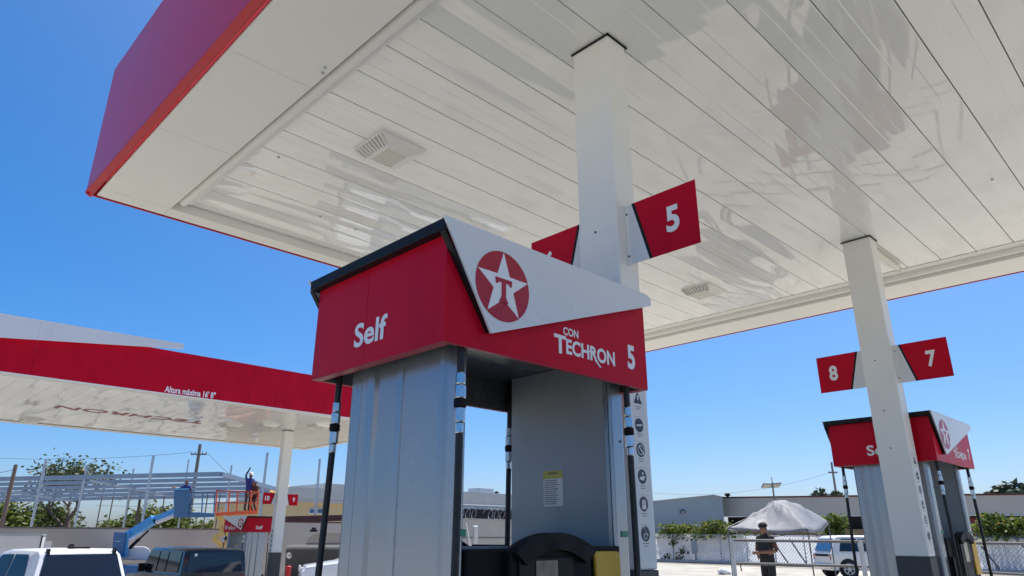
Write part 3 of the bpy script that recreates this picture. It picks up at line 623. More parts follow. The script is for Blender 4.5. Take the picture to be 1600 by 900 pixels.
# ------------------------------------------------------------------ left canopy
def left_canopy():
    t = thing('fuel_canopy', 'farther fuel station canopy at left with red fascia and silver upper wing', 'canopy', (5, 24, -0.65))
    X0, X1, Y0, Y1, ZB = -12.0, 15.4, 19.75, 28.6, 5.08
    b = MB(); x = X0 + 0.3
    while x < X1 - 0.35:
        for (xa, za), (xb, zb) in zip(((0.003, 5.13), (0.003, 5.113), (0.2, 5.11), (0.397, 5.113)), ((0.003, 5.113), (0.2, 5.11), (0.397, 5.113), (0.397, 5.13))):
            b.quad((x + xa, Y0 + 0.3, za), (x + xb, Y0 + 0.3, zb), (x + xb, Y1 - 0.3, zb), (x + xa, Y1 - 0.3, za))
        x += 0.4
    b.build('ceiling', M['pan2'], t, True, recalc=False)
    MB().box(X0 + 0.06, X1 - 0.06, Y0 + 0.06, Y1 - 0.06, 5.14, 5.7).build('roof_deck', M['white'], t, True)
    b = MB()
    b.box(X0 + .03, X1 - .03, Y0 + .03, Y0 + 0.30, ZB, ZB + 0.02); b.box(X0 + .03, X1 - .03, Y1 - 0.3, Y1 - .03, ZB, ZB + 0.02)
    b.box(X0 + .03, X0 + 0.3, Y0 + 0.302, Y1 - 0.302, ZB, ZB + 0.02); b.box(X1 - 0.3, X1 - .03, Y0 + 0.302, Y1 - 0.302, ZB, ZB + 0.02)
    b.build('border_panel', M['border'], t, True)
    b = MB(); q = [X0, -7, -2, 3.2, 8.6, 12.0, X1]
    for i in range(6): b.box(q[i] + 0.003, q[i + 1] - 0.003, Y0 - 0.05, Y0, ZB + 0.03, 6.27)
    fa = b.build('fascia', M['red'], t, True)
    MB().box(X0, X1, Y1, Y1 + 0.05, ZB + 0.03, 6.27).build('fascia', M['red'], t, True)
    MB().box(X1 + 0.001, X1 + 0.05, Y0 - 0.05, Y1 + 0.05, ZB + 0.03, 6.27).build('fascia', M['red'], t, True)
    MB().box(X0 - 0.05, X0 - 0.001, Y0 - 0.05, Y1 + 0.05, ZB + 0.03, 6.27).build('fascia', M['red'], t, True)
    b = MB().box(X0, X1, Y0 - 0.055, Y0 + 0.02, ZB - 0.004, ZB + 0.029); b.box(X0, X1, Y1 - 0.02, Y1 + 0.055, ZB - 0.004, ZB + 0.029)
    b.build('fascia_lip', M['border'], t, True)
    b = MB()
    cuts = [-12, -8, -4, -0.2, 3.15, 5.6, 6.52]
    lo = lambda x: 5.86 + (x - 2.46) * 0.118 if x > -4 else 5.86 - 6.46 * 0.118
    hi = lambda x: 6.43 + 0.0135 * (x - 2.4)
    for a, c in zip(cuts, cuts[1:]): b.prism([(a + .002, lo(a)), (c - .002, lo(c)), (c - .002, hi(c)), (a + .002, hi(a))], xz(Y0 - 0.20), 0, 0.02)
    b.build('wing_panel', M['wing'], t, True)
    b = MB()
    for a in (-10, -6, -2, 1.5, 4, 6): b.box(a, a + 0.06, Y0 - 0.179, Y0 - 0.051, lo(a) + 0.1, hi(a) - 0.05)
    b.build('wing_bracket', M['galv'], t, True)
    MB().text("Altura máxima 16' 8\"", (6.27, Y0 - 0.0505, 5.135), (1, 0, 0), (0, 0, 1), 1.36, 0.175, 0.002, 0.03).build('lettering', M['lettering'], fa, True)
    MB().text('TECHRON', (9.15, 23.9, 5.107), (-1, 0, 0), (0, 1, 0), 4.4, 0.62, 0.002, 0.02).build('lettering', M['red_reflection'], t, True)  # reflected word painted flat on the ceiling, its source not modelled
    return t
left_canopy()
column(12.03, 23.85, 0.36, 0.24, -0.65, 5.10, 1.63, 'white far column carrying flags 10 and 9', face='-x')
flag(11.85, 23.86, 2.55, 1, '10', 'small red flag with 10 on the far column', axis='x', s=0.86)
flag(12.21, 23.86, 2.53, -1, '9', 'small red flag with 9 on the far column', axis='x', s=0.86)
for px, d, lab in ((418, 27.0, 'small flat ceiling light under the left canopy nearest its column'), (362, 28.5, 'small flat ceiling light under the left canopy above the utility pole'), (500, 29.0, 'small flat ceiling light under the left canopy right of its column'), (30, 22.0, 'small flat ceiling light under the left canopy near the left picture edge')):
    r = ray(px, 664); k = (5.11 - EYE) / r.z; p = CAM + r * k
    canopy_light(p.x, min(p.y, 27.5), 5.11, lab, 'lights under the left canopy', 1.15)

# ------------------------------------------------------------------ people
def person(label, loc, rz, J, mats, rad=None, hat=False, hood=False):
    """J: joint name -> (x, y, z); facing -Y in local space"""
    t = thing('person', label, 'person', loc, rz)
    order = ['pelvis', 'belly', 'chest', 'neck', 'head0', 'head1']
    V, E, Rr, zone = [], [], [], []
    idx = {}
    def add(n, p, r, z, par=None):
        idx[n] = len(V); V.append(Vector(p)); Rr.append(r); zone.append(z)
        if par is not None: E.append((idx[par], idx[n]))
    add('pelvis', J['pelvis'], (0.155, 0.115), 'leg')
    add('belly', J['belly'], (0.150, 0.115), 'top', 'pelvis'); add('chest', J['chest'], (0.175, 0.12), 'top', 'belly')
    add('neck', J['neck'], (0.06, 0.06), 'skin', 'chest'); hd = Vector(J['head']); nk = Vector(J['neck']); ax = (hd - nk).normalized()
    add('jaw', nk + ax * 0.07, (0.068, 0.075), 'skin', 'neck'); add('skull', hd + ax * 0.0, (0.082, 0.098), 'skin', 'jaw'); add('crown', hd + ax * 0.075, (0.055, 0.065), 'hair', 'skull')
    for s in ('l', 'r'):
        add('sh' + s, J['sh' + s], (0.065, 0.065), 'top', 'chest'); add('el' + s, J['el' + s], (0.048, 0.048), 'sleeve', 'sh' + s)
        add('wr' + s, J['wr' + s], (0.034, 0.034), 'skin', 'el' + s)
        w_, e_ = Vector(J['wr' + s]), Vector(J['el' + s]); d = (w_ - e_).normalized()
        add('ha' + s, w_ + d * 0.07, (0.036, 0.024), 'skin', 'wr' + s)
        side = d.cross(Vector((0, 1, 0.2))).normalized()
        for k, (o, ln) in enumerate(((-0.027, 0.07), (-0.009, 0.082), (0.009, 0.078), (0.027, 0.062))):
            add('f%d%s' % (k, s), w_ + d * 0.105 + side * o, (0.0095, 0.0095), 'skin', 'ha' + s)
            add('g%d%s' % (k, s), w_ + d * (0.105 + ln * 0.6) + side * o * 1.1 + Vector((0, -0.02, -0.01)), (0.008, 0.008), 'skin', 'f%d%s' % (k, s))
        add('th' + s, w_ + d * 0.06 + side * 0.05, (0.010, 0.010), 'skin', 'ha' + s)
        add('hip' + s, J['hip' + s], (0.098, 0.098), 'leg', 'pelvis'); add('kn' + s, J['kn' + s], (0.068, 0.068), 'leg', 'hip' + s)
        add('an' + s, J['an' + s], (0.048, 0.048), 'leg', 'kn' + s); a_ = Vector(J['an' + s])
        add('to' + s, a_ + Vector((0, -0.17, -0.045)), (0.042, 0.034), 'shoe', 'an' + s)
    me = bpy.data.meshes.new('body'); me.from_pydata([tuple(v) for v in V], E, [])
    o = bpy.data.objects.new('body', me); C.objects.link(o)
    sk = o.modifiers.new('skin', 'SKIN'); sk.use_smooth_shade = True
    for i, v in enumerate(me.skin_vertices[0].data): v.radius = Rr[i]; v.use_root = (i == 0)
    sb = o.modifiers.new('sub', 'SUBSURF'); sb.levels = 2; sb.render_levels = 2
    dg = bpy.context.evaluated_depsgraph_get(); m2 = bpy.data.meshes.new_from_object(o.evaluated_get(dg))
    bpy.data.objects.remove(o); bpy.data.meshes.remove(me); m2.name = 'body'
    for v in m2.vertices:                                 # brow, nose and chin
        r = v.co - hd
        if r.y < -0.055 and abs(r.x) < 0.022 and -0.05 < r.z < 0.015: v.co.y -= 0.018 * (1 - abs(r.x) / 0.022)
        if r.y < -0.05 and 0.015 < abs(r.x) < 0.045 and 0.0 < r.z < 0.03: v.co.y += 0.006
    names = ['skin', 'top', 'sleeve', 'leg', 'shoe', 'hair']
    m2.materials.clear()
    for k in names: m2.materials.append(M[mats.get(k, 'cloth_black')] if k not in ('skin', 'hair') else M[k])
    segs = [(V[a], V[b], zone[b] if zone[b] != 'top' or zone[a] == 'top' else 'top') for a, b in E]
    for p in m2.polygons:
        c = p.center; best = None
        for a, b, z in segs:
            ab = b - a; q = max(0, min(1, (c - a).dot(ab) / max(1e-9, ab.length_squared))); d = (c - (a + ab * q)).length - {'top': 0.13, 'leg': 0.085, 'sleeve': 0.05, 'skin': 0.045, 'hair': 0.07, 'shoe': 0.045}[z]
            if best is None or d < best[0]: best = (d, z)
        p.material_index = names.index(best[1]); p.use_smooth = True
        r = c - hd
        if best[1] in ('skin', 'hair') and (c - nk).dot(ax) > 0.03:
            p.material_index = 5 if (r.dot(ax) > 0.035 or (r.y > 0.0 and r.dot(ax) > -0.06)) else 0
    ob = bpy.data.objects.new('body', m2); C.objects.link(ob); ob.parent = t
    for s in (-1, 1):
        b = MB(); b.lathe([(0.004, -0.012), (0.012, -0.01), (0.012, 0.0), (0.005, 0.006)], hd + Vector((s * 0.083, 0.01, -0.02)), 10, (s, 0, 0)); b.build('ear', M['skin'], t, smooth=True)
        MB().lathe([(0.003, 0), (0.009, 0.002), (0.009, 0.004), (0.003, 0.006)], hd + Vector((s * 0.033, -0.088, 0.005)), 10, (0, -1, 0)).build('eye', M['ink'], t)
    MB().bar(hd + Vector((-0.022, -0.085, -0.055)), hd + Vector((0.022, -0.085, -0.055)), 0.008).build('mouth', M['cloth_brown'], t)
    if hood:
        b = MB(); b.lathe([(0.096, 0.012), (0.100, 0.03), (0.094, 0.065), (0.07, 0.098), (0.03, 0.113), (0.005, 0.115)], hd + Vector((0, 0.010, 0.0)), 20, ax); b.build('cap', M['cloth_black'], t, smooth=True)
    if hat:
        b = MB(); b.lathe([(0.135, 0), (0.135, 0.008), (0.108, 0.012), (0.105, 0.05), (0.08, 0.095), (0.03, 0.115), (0.005, 0.117)], hd + ax * 0.035, 20, ax); b.build('hard_hat', M['hat'], t, smooth=True)
    return t
STAND = dict(pelvis=(0, 0, 0.95), belly=(0, -0.01, 1.12), chest=(0, 0, 1.34), neck=(0, 0, 1.49), head=(0, -0.02, 1.63), shl=(0.19, 0, 1.42), shr=(-0.19, 0, 1.42),
    ell=(0.25, 0.03, 1.14), elr=(-0.25, 0.03, 1.14), wrl=(0.22, -0.10, 0.90), wrr=(-0.22, -0.10, 0.90), hipl=(0.095, 0, 0.88), hipr=(-0.095, 0, 0.88),
    knl=(0.10, -0.02, 0.49), knr=(-0.10, -0.02, 0.49), anl=(0.10, 0.02, 0.085), anr=(-0.10, 0.02, 0.085))
# man under the tent, arms folded in front of the belly
J = dict(STAND); J.update(ell=(0.27, 0.02, 1.15), elr=(-0.27, 0.02, 1.15), wrl=(0.02, -0.22, 1.12), wrr=(-0.05, -0.20, 1.05), head=(0, -0.03, 1.64), knl=(0.11, -0.02, 0.49), anl=(0.12, 0.02, 0.085))
pp = G(1195, 16.3); vd = math.atan2(-(CAM - pp).x, (CAM - pp).y)
person('person in black under the grey tent with arms held in front', pp, vd + PI - 0.75, J, dict(top='cloth_black', sleeve='cloth_brown', leg='cloth_black', shoe='cloth_black'), hood=True).scale = (1.08, 1.08, 1.05)

# ------------------------------------------------------------------ vehicles
def wheel(t, x, y, r, w, side):
    wh = MB().lathe([(r * 0.7, 0), (r, 0.03), (r, w - 0.03), (r * 0.7, w)], (x, y, r), 28, (0, side, 0)).build('wheel', M['tyre'], t, smooth=False, bevel=0.01)
    b = MB().lathe([(r * 0.66, 0), (r * 0.66, 0.012), (r * 0.60, 0.016), (r * 0.52, 0.004), (0.08, 0.004), (0.07, 0.02), (0.01, 0.022)], (x, y + side * (w - 0.005), r), 28, (0, side, 0)); b.build('rim', M['rim'], wh)
    b = MB()
    for k in range(6):
        a = k * PI / 3; b.bar((x + 0.07 * math.cos(a), y + side * (w + 0.012), r + 0.07 * math.sin(a)), (x + r * 0.6 * math.cos(a), y + side * (w + 0.012), r + r * 0.6 * math.sin(a)), 0.045, 0.014, (0, 1, 0))
    b.build('spoke', M['rim'], wh)
def loft(secs):
    """body skin lofted from cross-sections: list of (x, [(y, z) half outline from bottom to roof centre])"""
    b = MB(); rings = []
    for x, half in secs:
        full = [(-y, z) for y, z in half] + [(y, z) for y, z in half[::-1]]
        rings.append([b.b.verts.new((x, y, z)) for y, z in full])
    n = len(rings[0])
    for A, B in zip(rings, rings[1:]):
        for k in range(n): b.b.faces.new((A[k], A[(k + 1) % n], B[(k + 1) % n], B[k]))
    b.b.faces.new(rings[0][::-1]); b.b.faces.new(rings[-1]); return b
def vehicle(name, label, cat, loc, rz, paint, prof, hw, tumble, belt, wins, wheels, rear_win, front_win, extras=None, glass='car_glass', wr=0.36, group=None):
    """+X is forward. prof: (x, z) upper outline rear to front; belt: height of the waist line; hw half width"""
    t = thing(name, label, cat, loc, rz, group)
    zb = 0.32
    secs = []
    for x, z in prof:
        e = 1.0
        half = [(hw * 0.93, zb), (hw, zb + 0.12), (hw, min(belt, z - 0.02)), (hw * 0.985, min(belt + 0.01, z - 0.012))]
        if z > belt + 0.06:
            yr = hw - tumble * (z - belt)
            half += [(yr, z - 0.05), (yr - 0.05, z - 0.008), (0.02, z + 0.012)]
        else: half += [(hw * 0.97, z - 0.008), (hw * 0.93, z), (0.02, z + 0.01)]
        secs.append((x, half))
    bd = loft(secs).build('body', M[paint], t, bevel=0.02, seg=3)
    for p in bd.data.polygons: p.use_smooth = True
    yat = lambda z: hw - tumble * (z - belt)
    for s in (-1, 1):
        for w_ in wins:       # side windows as slightly proud panes
            MB().prism(w_, lambda u, v, q: Vector((u, s * (yat(v) + 0.002 + q), v)), 0, 0.006).build('side_window', M[glass], bd)
    for nm, q, gl in (('rear_window', rear_win, glass), ('windscreen', front_win, glass)):
        if q:
            (xa, za, ya), (xb, zb_, yb) = q
            nrm = Vector((zb_ - za, 0, xa - xb)).normalized()
            if (nm == 'rear_window') == (nrm.x > 0): nrm = -nrm
            o = MB(); pts = [Vector((xa, -ya, za)), Vector((xa, ya, za)), Vector((xb, yb, zb_)), Vector((xb, -yb, zb_))]
            o.obox(pts[0] + nrm * 0.010, pts[1] - pts[0], pts[3] - pts[0], nrm * 0.008) if abs(ya - yb) < 1e-6 else o.prism([(0, 0), (1, 0), (2, 0), (3, 0)], lambda u, v, qq: pts[int(u)] + nrm * (0.010 + qq), 0, 0.008)
            o.build(nm, M[gl], bd)
    for x in wheels:
        for s in (-1, 1):
            MB().lathe([(wr * 1.16, 0), (wr * 1.16, 0.012)], (x, s * (hw - 0.004), wr), 28, (0, s, 0)).build('wheel_arch', M['black'], bd)
            wheel(t, x, s * (hw - 0.20), wr, 0.225, s)
    for s in (-1, 1):
        MB().obox((prof[0][0] - 0.012, s * (hw - 0.03) - 0.09 * (s > 0), belt - 0.30), (0.03, 0, 0), (0, 0.09, 0), (0, 0, 0.26)).build('tail_lamp', M['lamp_red'], t, bevel=0.01)
        MB().obox((prof[-1][0] - 0.03, s * (hw - 0.05) - 0.2 * (s > 0), belt - 0.25), (0.05, 0, 0), (0, 0.2, 0), (0, 0, 0.14)).build('headlight', M['sticker'], t, bevel=0.02)
    MB().box(prof[0][0] - 0.09, prof[0][0] + 0.05, -hw * 0.97, hw * 0.97, 0.40, 0.60).build('bumper', M['chrome'] if extras != 'dark' else M['dark'], t, bevel=0.03)
    MB().box(prof[-1][0] - 0.05, prof[-1][0] + 0.09, -hw * 0.97, hw * 0.97, 0.40, 0.60).build('bumper', M['dark'], t, bevel=0.03)
    return t
# heading is a world angle of the +X (forward) axis
def heading(px, deg): 
    r = ray(px, 838); return math.atan2(r.y, r.x) + math.radians(deg)

# white pickup, seen from behind with its left side showing
pk = G(141, 14.3)
hd_pk = heading(126, 30)
t = vehicle('pickup_truck', 'white crew cab pickup at lower left seen from behind with dark rear window', 'pickup truck', pk, hd_pk, 'white_car',
    [(-2.15, 1.25), (-0.05, 1.27), (0.0, 1.30), (0.16, 1.82), (0.30, 1.90), (1.3, 1.90), (1.62, 1.84), (2.25, 1.30), (2.35, 1.24), (3.35, 1.16), (3.45, 0.95)], 0.96, 0.24, 1.25,
    [[(0.35, 1.31), (1.02, 1.31), (1.02, 1.80), (0.55, 1.80)], [(1.08, 1.31), (1.98, 1.31), (1.50, 1.79), (1.08, 1.80)]], (-1.2, 2.5),
    ((0.013, 1.335, 0.84), (0.152, 1.79, 0.73)), ((2.19, 1.35, 0.80), (1.68, 1.79, 0.70)), wr=0.39)
MB().box(0.28, 0.36, -0.22, 0.22, 1.902, 1.935).build('brake_lamp', M['dark'], t, bevel=0.01)
MB().prism([(0.55, 1.915), (0.72, 1.915), (0.62, 1.99), (0.57, 1.99)], xz(-0.03), 0, 0.06).build('antenna_fin', M['black'], t)
for s in (-1, 1): MB().box(0.12, 0.22, s * 0.68 - 0.02, s * 0.68 + 0.02, 1.78, 1.905).build('roof_clip', M['black'], t, bevel=0.005)
MB().box(-2.13, -0.06, -0.9, 0.9, 1.272, 1.30).build('bed_cover', M['dark'], t, bevel=0.01)
for s in (-1, 1): MB().obox((1.85, s * 1.0 - 0.1, 1.30), (0.1, 0, 0), (0, 0.2, 0), (0, 0, 0.17)).build('mirror', M['dark'], t, bevel=0.02)

# black boxy off-roader
jk = G(296, 19.8)
t = vehicle('off_roader', 'black boxy four wheel drive with dark windows parked right of the white pickup', 'car', jk, heading(290, 21), 'black_car',
    [(-2.0, 1.20), (-1.97, 1.62), (-1.92, 1.80), (-1.86, 1.84), (0.4, 1.86), (0.55, 1.82), (0.95, 1.24), (1.05, 1.18), (2.05, 1.12), (2.12, 0.9)], 0.86, 0.12, 1.20,
    [[(-1.75, 1.26), (-0.95, 1.26), (-0.95, 1.76), (-1.75, 1.76)], [(-0.86, 1.26), (-0.30, 1.26), (-0.30, 1.76), (-0.86, 1.76)], [(-0.22, 1.26), (0.78, 1.26), (0.46, 1.76), (-0.22, 1.76)]], (-1.35, 1.35),
    ((-1.995, 1.26, 0.72), (-1.95, 1.74, 0.68)), ((0.90, 1.28, 0.74), (0.60, 1.78, 0.70)), extras='dark', wr=0.40)
sp = MB().lathe([(0.25, 0), (0.37, 0.03), (0.37, 0.19), (0.25, 0.21)], (-2.05, 0.1, 0.80), 26, (-1, 0, 0)).build('spare_wheel', M['tyre'], t)
for s in (-1, 1): MB().obox((0.55, s * 0.95 - 0.09, 1.22), (0.1, 0, 0), (0, 0.18, 0), (0, 0, 0.22)).build('mirror', M['black'], t, bevel=0.02)
MB().box(-1.99, -1.975, 0.50, 0.56, 1.66, 1.72).build('window_sticker', M['sticker'], t)

# car whose windscreen pillar shows between the hose and the pump
cr = G(640, 17.0)
vehicle('parked_car', 'white car with blue glass mostly hidden behind the left pump hose', 'car', cr, heading(640, 100), 'white_car',
    [(-2.0, 1.05), (-1.9, 1.12), (-1.35, 1.2), (-0.7, 1.50), (-0.4, 1.55), (0.5, 1.55), (0.8, 1.50), (1.55, 1.07), (1.7, 1.02), (2.4, 0.92), (2.5, 0.8)], 0.88, 0.28, 1.02,
    [[(-0.95, 1.07), (-0.05, 1.07), (-0.05, 1.46), (-0.55, 1.46)], [(0.02, 1.07), (1.25, 1.07), (0.68, 1.45), (0.02, 1.46)]], (-1.3, 1.5),
    ((-1.32, 1.22, 0.70), (-0.75, 1.47, 0.62)), ((1.50, 1.10, 0.78), (0.86, 1.47, 0.66)), extras='dark', glass='car_glass_blue', wr=0.32)

# white SUV at the right fence
vn = G(1347, 28.5)
t = vehicle('parked_suv', 'white boxy sport utility vehicle with sky reflection coloured into its rear glass by the white fence', 'car', vn, heading(1335, -62), 'white_suv',
    [(-2.05, 1.02), (-2.0, 1.08), (-1.80, 1.55), (-1.68, 1.74), (-1.55, 1.79), (0.55, 1.80), (0.75, 1.76), (1.35, 1.10), (1.45, 1.05), (2.35, 1.0), (2.45, 0.8)], 0.87, 0.16, 1.05,
    [[(-1.62, 1.12), (-0.72, 1.12), (-0.72, 1.66), (-1.45, 1.66)], [(-0.64, 1.12), (0.08, 1.12), (0.08, 1.66), (-0.64, 1.66)], [(0.16, 1.12), (1.18, 1.12), (0.72, 1.66), (0.16, 1.66)]], (-1.3, 1.45),
    ((-2.0, 1.13, 0.74), (-1.74, 1.66, 0.68)), ((1.30, 1.14, 0.76), (0.82, 1.70, 0.70)), glass='car_glass', wr=0.38)
t.scale = (0.88, 0.88, 0.88)
for o in [c for c in t.children_recursive if c.name.startswith('rear_window')]: o.data.materials[0] = M['car_glass_blue']  # sky reflection put into the blue colour of the rear glass
MB().box(-2.064, -2.05, -0.66, 0.66, 0.90, 1.0).build('tail_band', M['dark'], t)
for s in (-1, 1): MB().obox((-2.06, s * 0.84 - 0.10 * (s > 0), 0.90), (0.03, 0, 0), (0, 0.10, 0), (0, 0, 0.12)).build('indicator', M['lamp_amber'], t)

# white box trailer at the left edge
bt = G(14, 27)
t = thing('box_trailer', 'white box trailer behind the pickup at the left edge', 'trailer', bt, heading(14, -96))
MB().box(-5.0, 1.15, -1.1, 1.1, 0.72, 2.15).build('box', M['white_box'], t, bevel=0.02)
MB().box(-5.02, 1.17, -1.12, 1.12, 2.152, 2.22).build('roof_edge', M['galv'], t)
MB().box(1.152, 1.20, -1.1, -1.02, 0.72, 2.15).build('corner_post', M['grey_panel'], t)
MB().box(1.28, 1.52, -1.1, -1.02, 0.3, 1.95).build('door_edge', M['white_box'], t)
MB().box(-5.0, 1.1, -0.9, 0.9, 0.55, 0.718).build('chassis', M['rust'], t)
for x in (-3.4, -0.6):
    for s in (-1, 1): wheel(t, x, s * 0.82, 0.38, 0.22, s)

# ------------------------------------------------------------------ lifts and workers
def boom_lift():
    D = 30.5
    a, b_ = P(205, 838, D), P(188, 860, D)
    t = thing('boom_lift', 'blue boom lift with its arm raised toward a blue work basket', 'boom lift', G(200, D))
    g = G(200, D); ax = (RIGHT - Vector((0, 0, RIGHT.z))).normalized(); up = Vector((0, 0, 1)); fw = Vector((-ax.y, ax.x, 0))
    MB().obox(g - ax * 1.1 - fw * 0.9 + up * 0.45, ax * 3.2, fw * 1.8, up * 0.5).build('chassis', M['blue_lift'], t, True, bevel=0.05)
    for i in (-0.8, 1.7):
        for k in (-1, 1): MB().lathe([(0.3, 0), (0.42, 0.03), (0.42, 0.27), (0.3, 0.3)], g + ax * i + fw * k * 0.75 + up * 0.42, 22, fw * k).build('wheel', M['tyre'], t, True)
    p0 = P(174, 862, D); p1 = P(199, 830, D)
    # turret tower
    tw = MB().prism([(174, 870), (192, 870), (197, 832), (178, 831)], lambda u, v, q: P(u, v, D + q), -0.35, 0.35).build('turret', M['blue_lift'], t, True, bevel=0.03)
    MB().text('Genie', P(179.5, 846, D - 0.352), ax, up, 0.26, 0.09, 0.004, 0.03).build('lettering', M['lettering'], tw, True)
    MB().prism([(192, 870), (198, 870), (203, 833), (197, 831)], lambda u, v, q: P(u, v, D + q), -0.25, 0.25).build('turret_side', M['blue_boom'], t, True, bevel=0.02)
    MB().prism([(176, 875), (238, 875), (234, 858), (226, 854), (190, 854), (186, 856)], lambda u, v, q: P(u, v, D + 0.5 + q), -0.5, 0.6).build('counterweight', M['white_box'], t, True, bevel=0.06)
    u, v = P(200, 838, D), P(242, 811, D)
    MB().bar(u, v, 0.34, 0.36).build('boom', M['blue_boom'], t, True, bevel=0.03)
    u2, v2 = P(238, 814, D), P(276, 799, D)
    MB().bar(u2, v2, 0.26, 0.27).build('inner_boom', M['blue_boom'], t, True, bevel=0.02)
    MB().bar(P(244, 817, D - 0.3), P(279, 803, D - 0.3), 0.14, 0.13).build('hose_tray', M['white_box'], t, True, bevel=0.02)
    MB().tube([P(203, 856, D), P(218, 842, D)], 0.075, 10).tube([P(218, 842, D), P(232, 829, D)], 0.04, 10).build('lift_cylinder', M['black'], t, True)
    MB().bar(P(240, 812, D), P(243, 818, D), 0.40, 0.1).build('boom_collar', M['black'], t, True)
    # basket
    bx = P(283, 806, D)
    b = MB(); s = 1.0 / F_PX * D
    MB().prism([(271, 809), (335, 808), (335, 802), (297, 800), (272, 800)], lambda u, v, q: P(u, v, D + q), -0.5, 0.5).build('basket_floor', M['blue_lift'], t, True, bevel=0.03)
    MB().prism([(272, 806), (294, 806), (297, 776), (296, 764), (272, 765), (271, 775)], lambda u, v, q: P(u, v, D - 0.5 + q), -0.12, 0.12).build('control_box', M['blue_lift'], t, True, bevel=0.05)
    MB().prism([(272, 766), (296, 765), (296, 763), (273, 763)], lambda u, v, q: P(u, v, D - 0.5 + q), -0.14, 0.14).build('box_lid', M['blue_boom'], t, True)
    b = MB()
    for q in (-0.5, 0.5):
        for x in (297, 315, 334): b.bar(P(x, 803, D + q), P(x + 2, 769, D + q), 0.045)
        for y in (769, 787): b.bar(P(272, y + 1, D + q), P(336, y, D + q), 0.04)
    for x, y in ((336, 769), (336, 787)): b.bar(P(x, y, D - 0.5), P(x, y, D + 0.5), 0.04)
    b.build('guard_rail', M['blue_lift'], t, True)
    return D
boom_lift()
def scissor_lift():
    D = 32.5
    t = thing('scissor_lift', 'orange scissor lift platform on folded yellow arms beside the blue basket', 'scissor lift', G(372, D))
    g = G(362, D); ax = (RIGHT - Vector((0, 0, RIGHT.z))).normalized(); up = Vector((0, 0, 1)); fw = Vector((-ax.y, ax.x, 0))
    MB().obox(g - ax * 0.9 - fw * 0.5 + up * 0.2, ax * 2.0, fw * 1.0, up * 0.5).build('chassis', M['orange'], t, True, bevel=0.04)
    for i in (-0.7, 0.8):
        for k in (-1, 1): MB().lathe([(0.16, 0), (0.22, 0.02), (0.22, 0.16), (0.16, 0.18)], g + ax * i + fw * k * 0.45 + up * 0.22, 18, fw * k).build('wheel', M['tyre'], t, True)
    fl = MB().prism([(336, 806), (402, 803), (402, 797), (336, 801)], lambda u, v, q: P(u, v, D + q), -0.55, 0.55).build('platform', M['orange'], t, True, bevel=0.02)
    b = MB()
    for q in (-0.52, 0.52):
        for x in (337, 357, 370, 391, 402): b.bar(P(x - 0.5, 800, D + q), P(x + 2, 767, D + q), 0.055)
        for y in (767, 785): b.bar(P(338, y, D + q), P(404, y + 1.5, D + q), 0.05)
    for x, y in ((338, 767), (404, 768), (338, 785), (404, 786)): b.bar(P(x, y, D - 0.52), P(x, y, D + 0.52), 0.05)
    b.build('guard_rail', M['orange'], t, True)
    b = MB()
    z = [(340, 806), (360, 826), (333, 841), (356, 860), (338, 878)]
    for q in (-0.4, 0.4):
        for (x0, y0), (x1, y1) in zip(z, z[1:]): b.bar(P(x0, y0, D + q), P(x1, y1, D + q), 0.13, 0.20)
        z2 = [(360, 806), (344, 824), (362, 841), (340, 858), (358, 876)]
        for (x0, y0), (x1, y1) in zip(z2, z2[1:]): b.bar(P(x0, y0, D + q * 0.8), P(x1, y1, D + q * 0.8), 0.11, 0.17)
    for x, y in z[1:4]: b.bar(P(x, y, D - 0.42), P(x, y, D + 0.42), 0.06)
    b.build('scissor_arm', M['yellow_lift'], t, True)
    MB().tube([P(352, 838, D), P(358, 858, D)], 0.06, 8).build('lift_cylinder', M['black'], t, True)
scissor_lift()
def facing(p, extra=0): d = CAM - p; return math.atan2(d.x, -d.y) + extra      # local -Y towards the camera
p = P(286, 802, 30.5); J = {k: (v[0], v[1] - (0.0 if k[:2] in ('an',) else 0.04), v[2] - (0.30 if v[2] > 0.8 else 0.10 if k[:2] == 'kn' else 0)) for k, v in STAND.items()}; J.update(knl=(0.13, -0.28, 0.40), knr=(-0.13, -0.28, 0.40)); J.update(elr=(-0.32, -0.14, 0.98), wrr=(-0.52, -0.20, 1.10), ell=(0.26, -0.09, 0.88), wrl=(0.15, -0.29, 0.82))
person('person in dark clothes standing in the blue basket reaching left', p, facing(p, -0.6), J, dict(top='cloth_blue', sleeve='cloth_black', leg='cloth_blue', shoe='cloth_black'))
p = P(385, 799, 32.5); J = dict(STAND); J.update(elr=(-0.27, -0.03, 1.62), wrr=(-0.16, -0.05, 1.86), ell=(0.26, -0.05, 1.20), wrl=(0.20, -0.22, 1.30))
person('person in blue shirt and white hard hat on the orange platform with one arm raised', p, facing(p, 0.5), J, dict(top='cloth_blue', sleeve='cloth_blue', leg='cloth_grey', shoe='cloth_black'), hat=True)
p = P(396, 800, 32.6); J = dict(STAND); J.update(pelvis=(0, 0.05, 0.72), belly=(0, 0, 0.88), chest=(0, -0.1, 1.07), neck=(0, -0.16, 1.20), head=(0, -0.24, 1.31), shl=(0.19, -0.10, 1.12), shr=(-0.19, -0.10, 1.12), ell=(0.24, -0.2, 0.88), elr=(-0.24, -0.2, 0.88),
    wrl=(0.14, -0.38, 0.78), wrr=(-0.14, -0.38, 0.78), hipl=(0.1, 0.05, 0.66), hipr=(-0.1, 0.05, 0.66), knl=(0.12, -0.22, 0.42), knr=(-0.12, -0.22, 0.42))
person('person in brown clothes bending at the right end of the orange platform', p, facing(p, -0.7), J, dict(top='cloth_brown', sleeve='cloth_brown', leg='cloth_brown', shoe='cloth_black'))

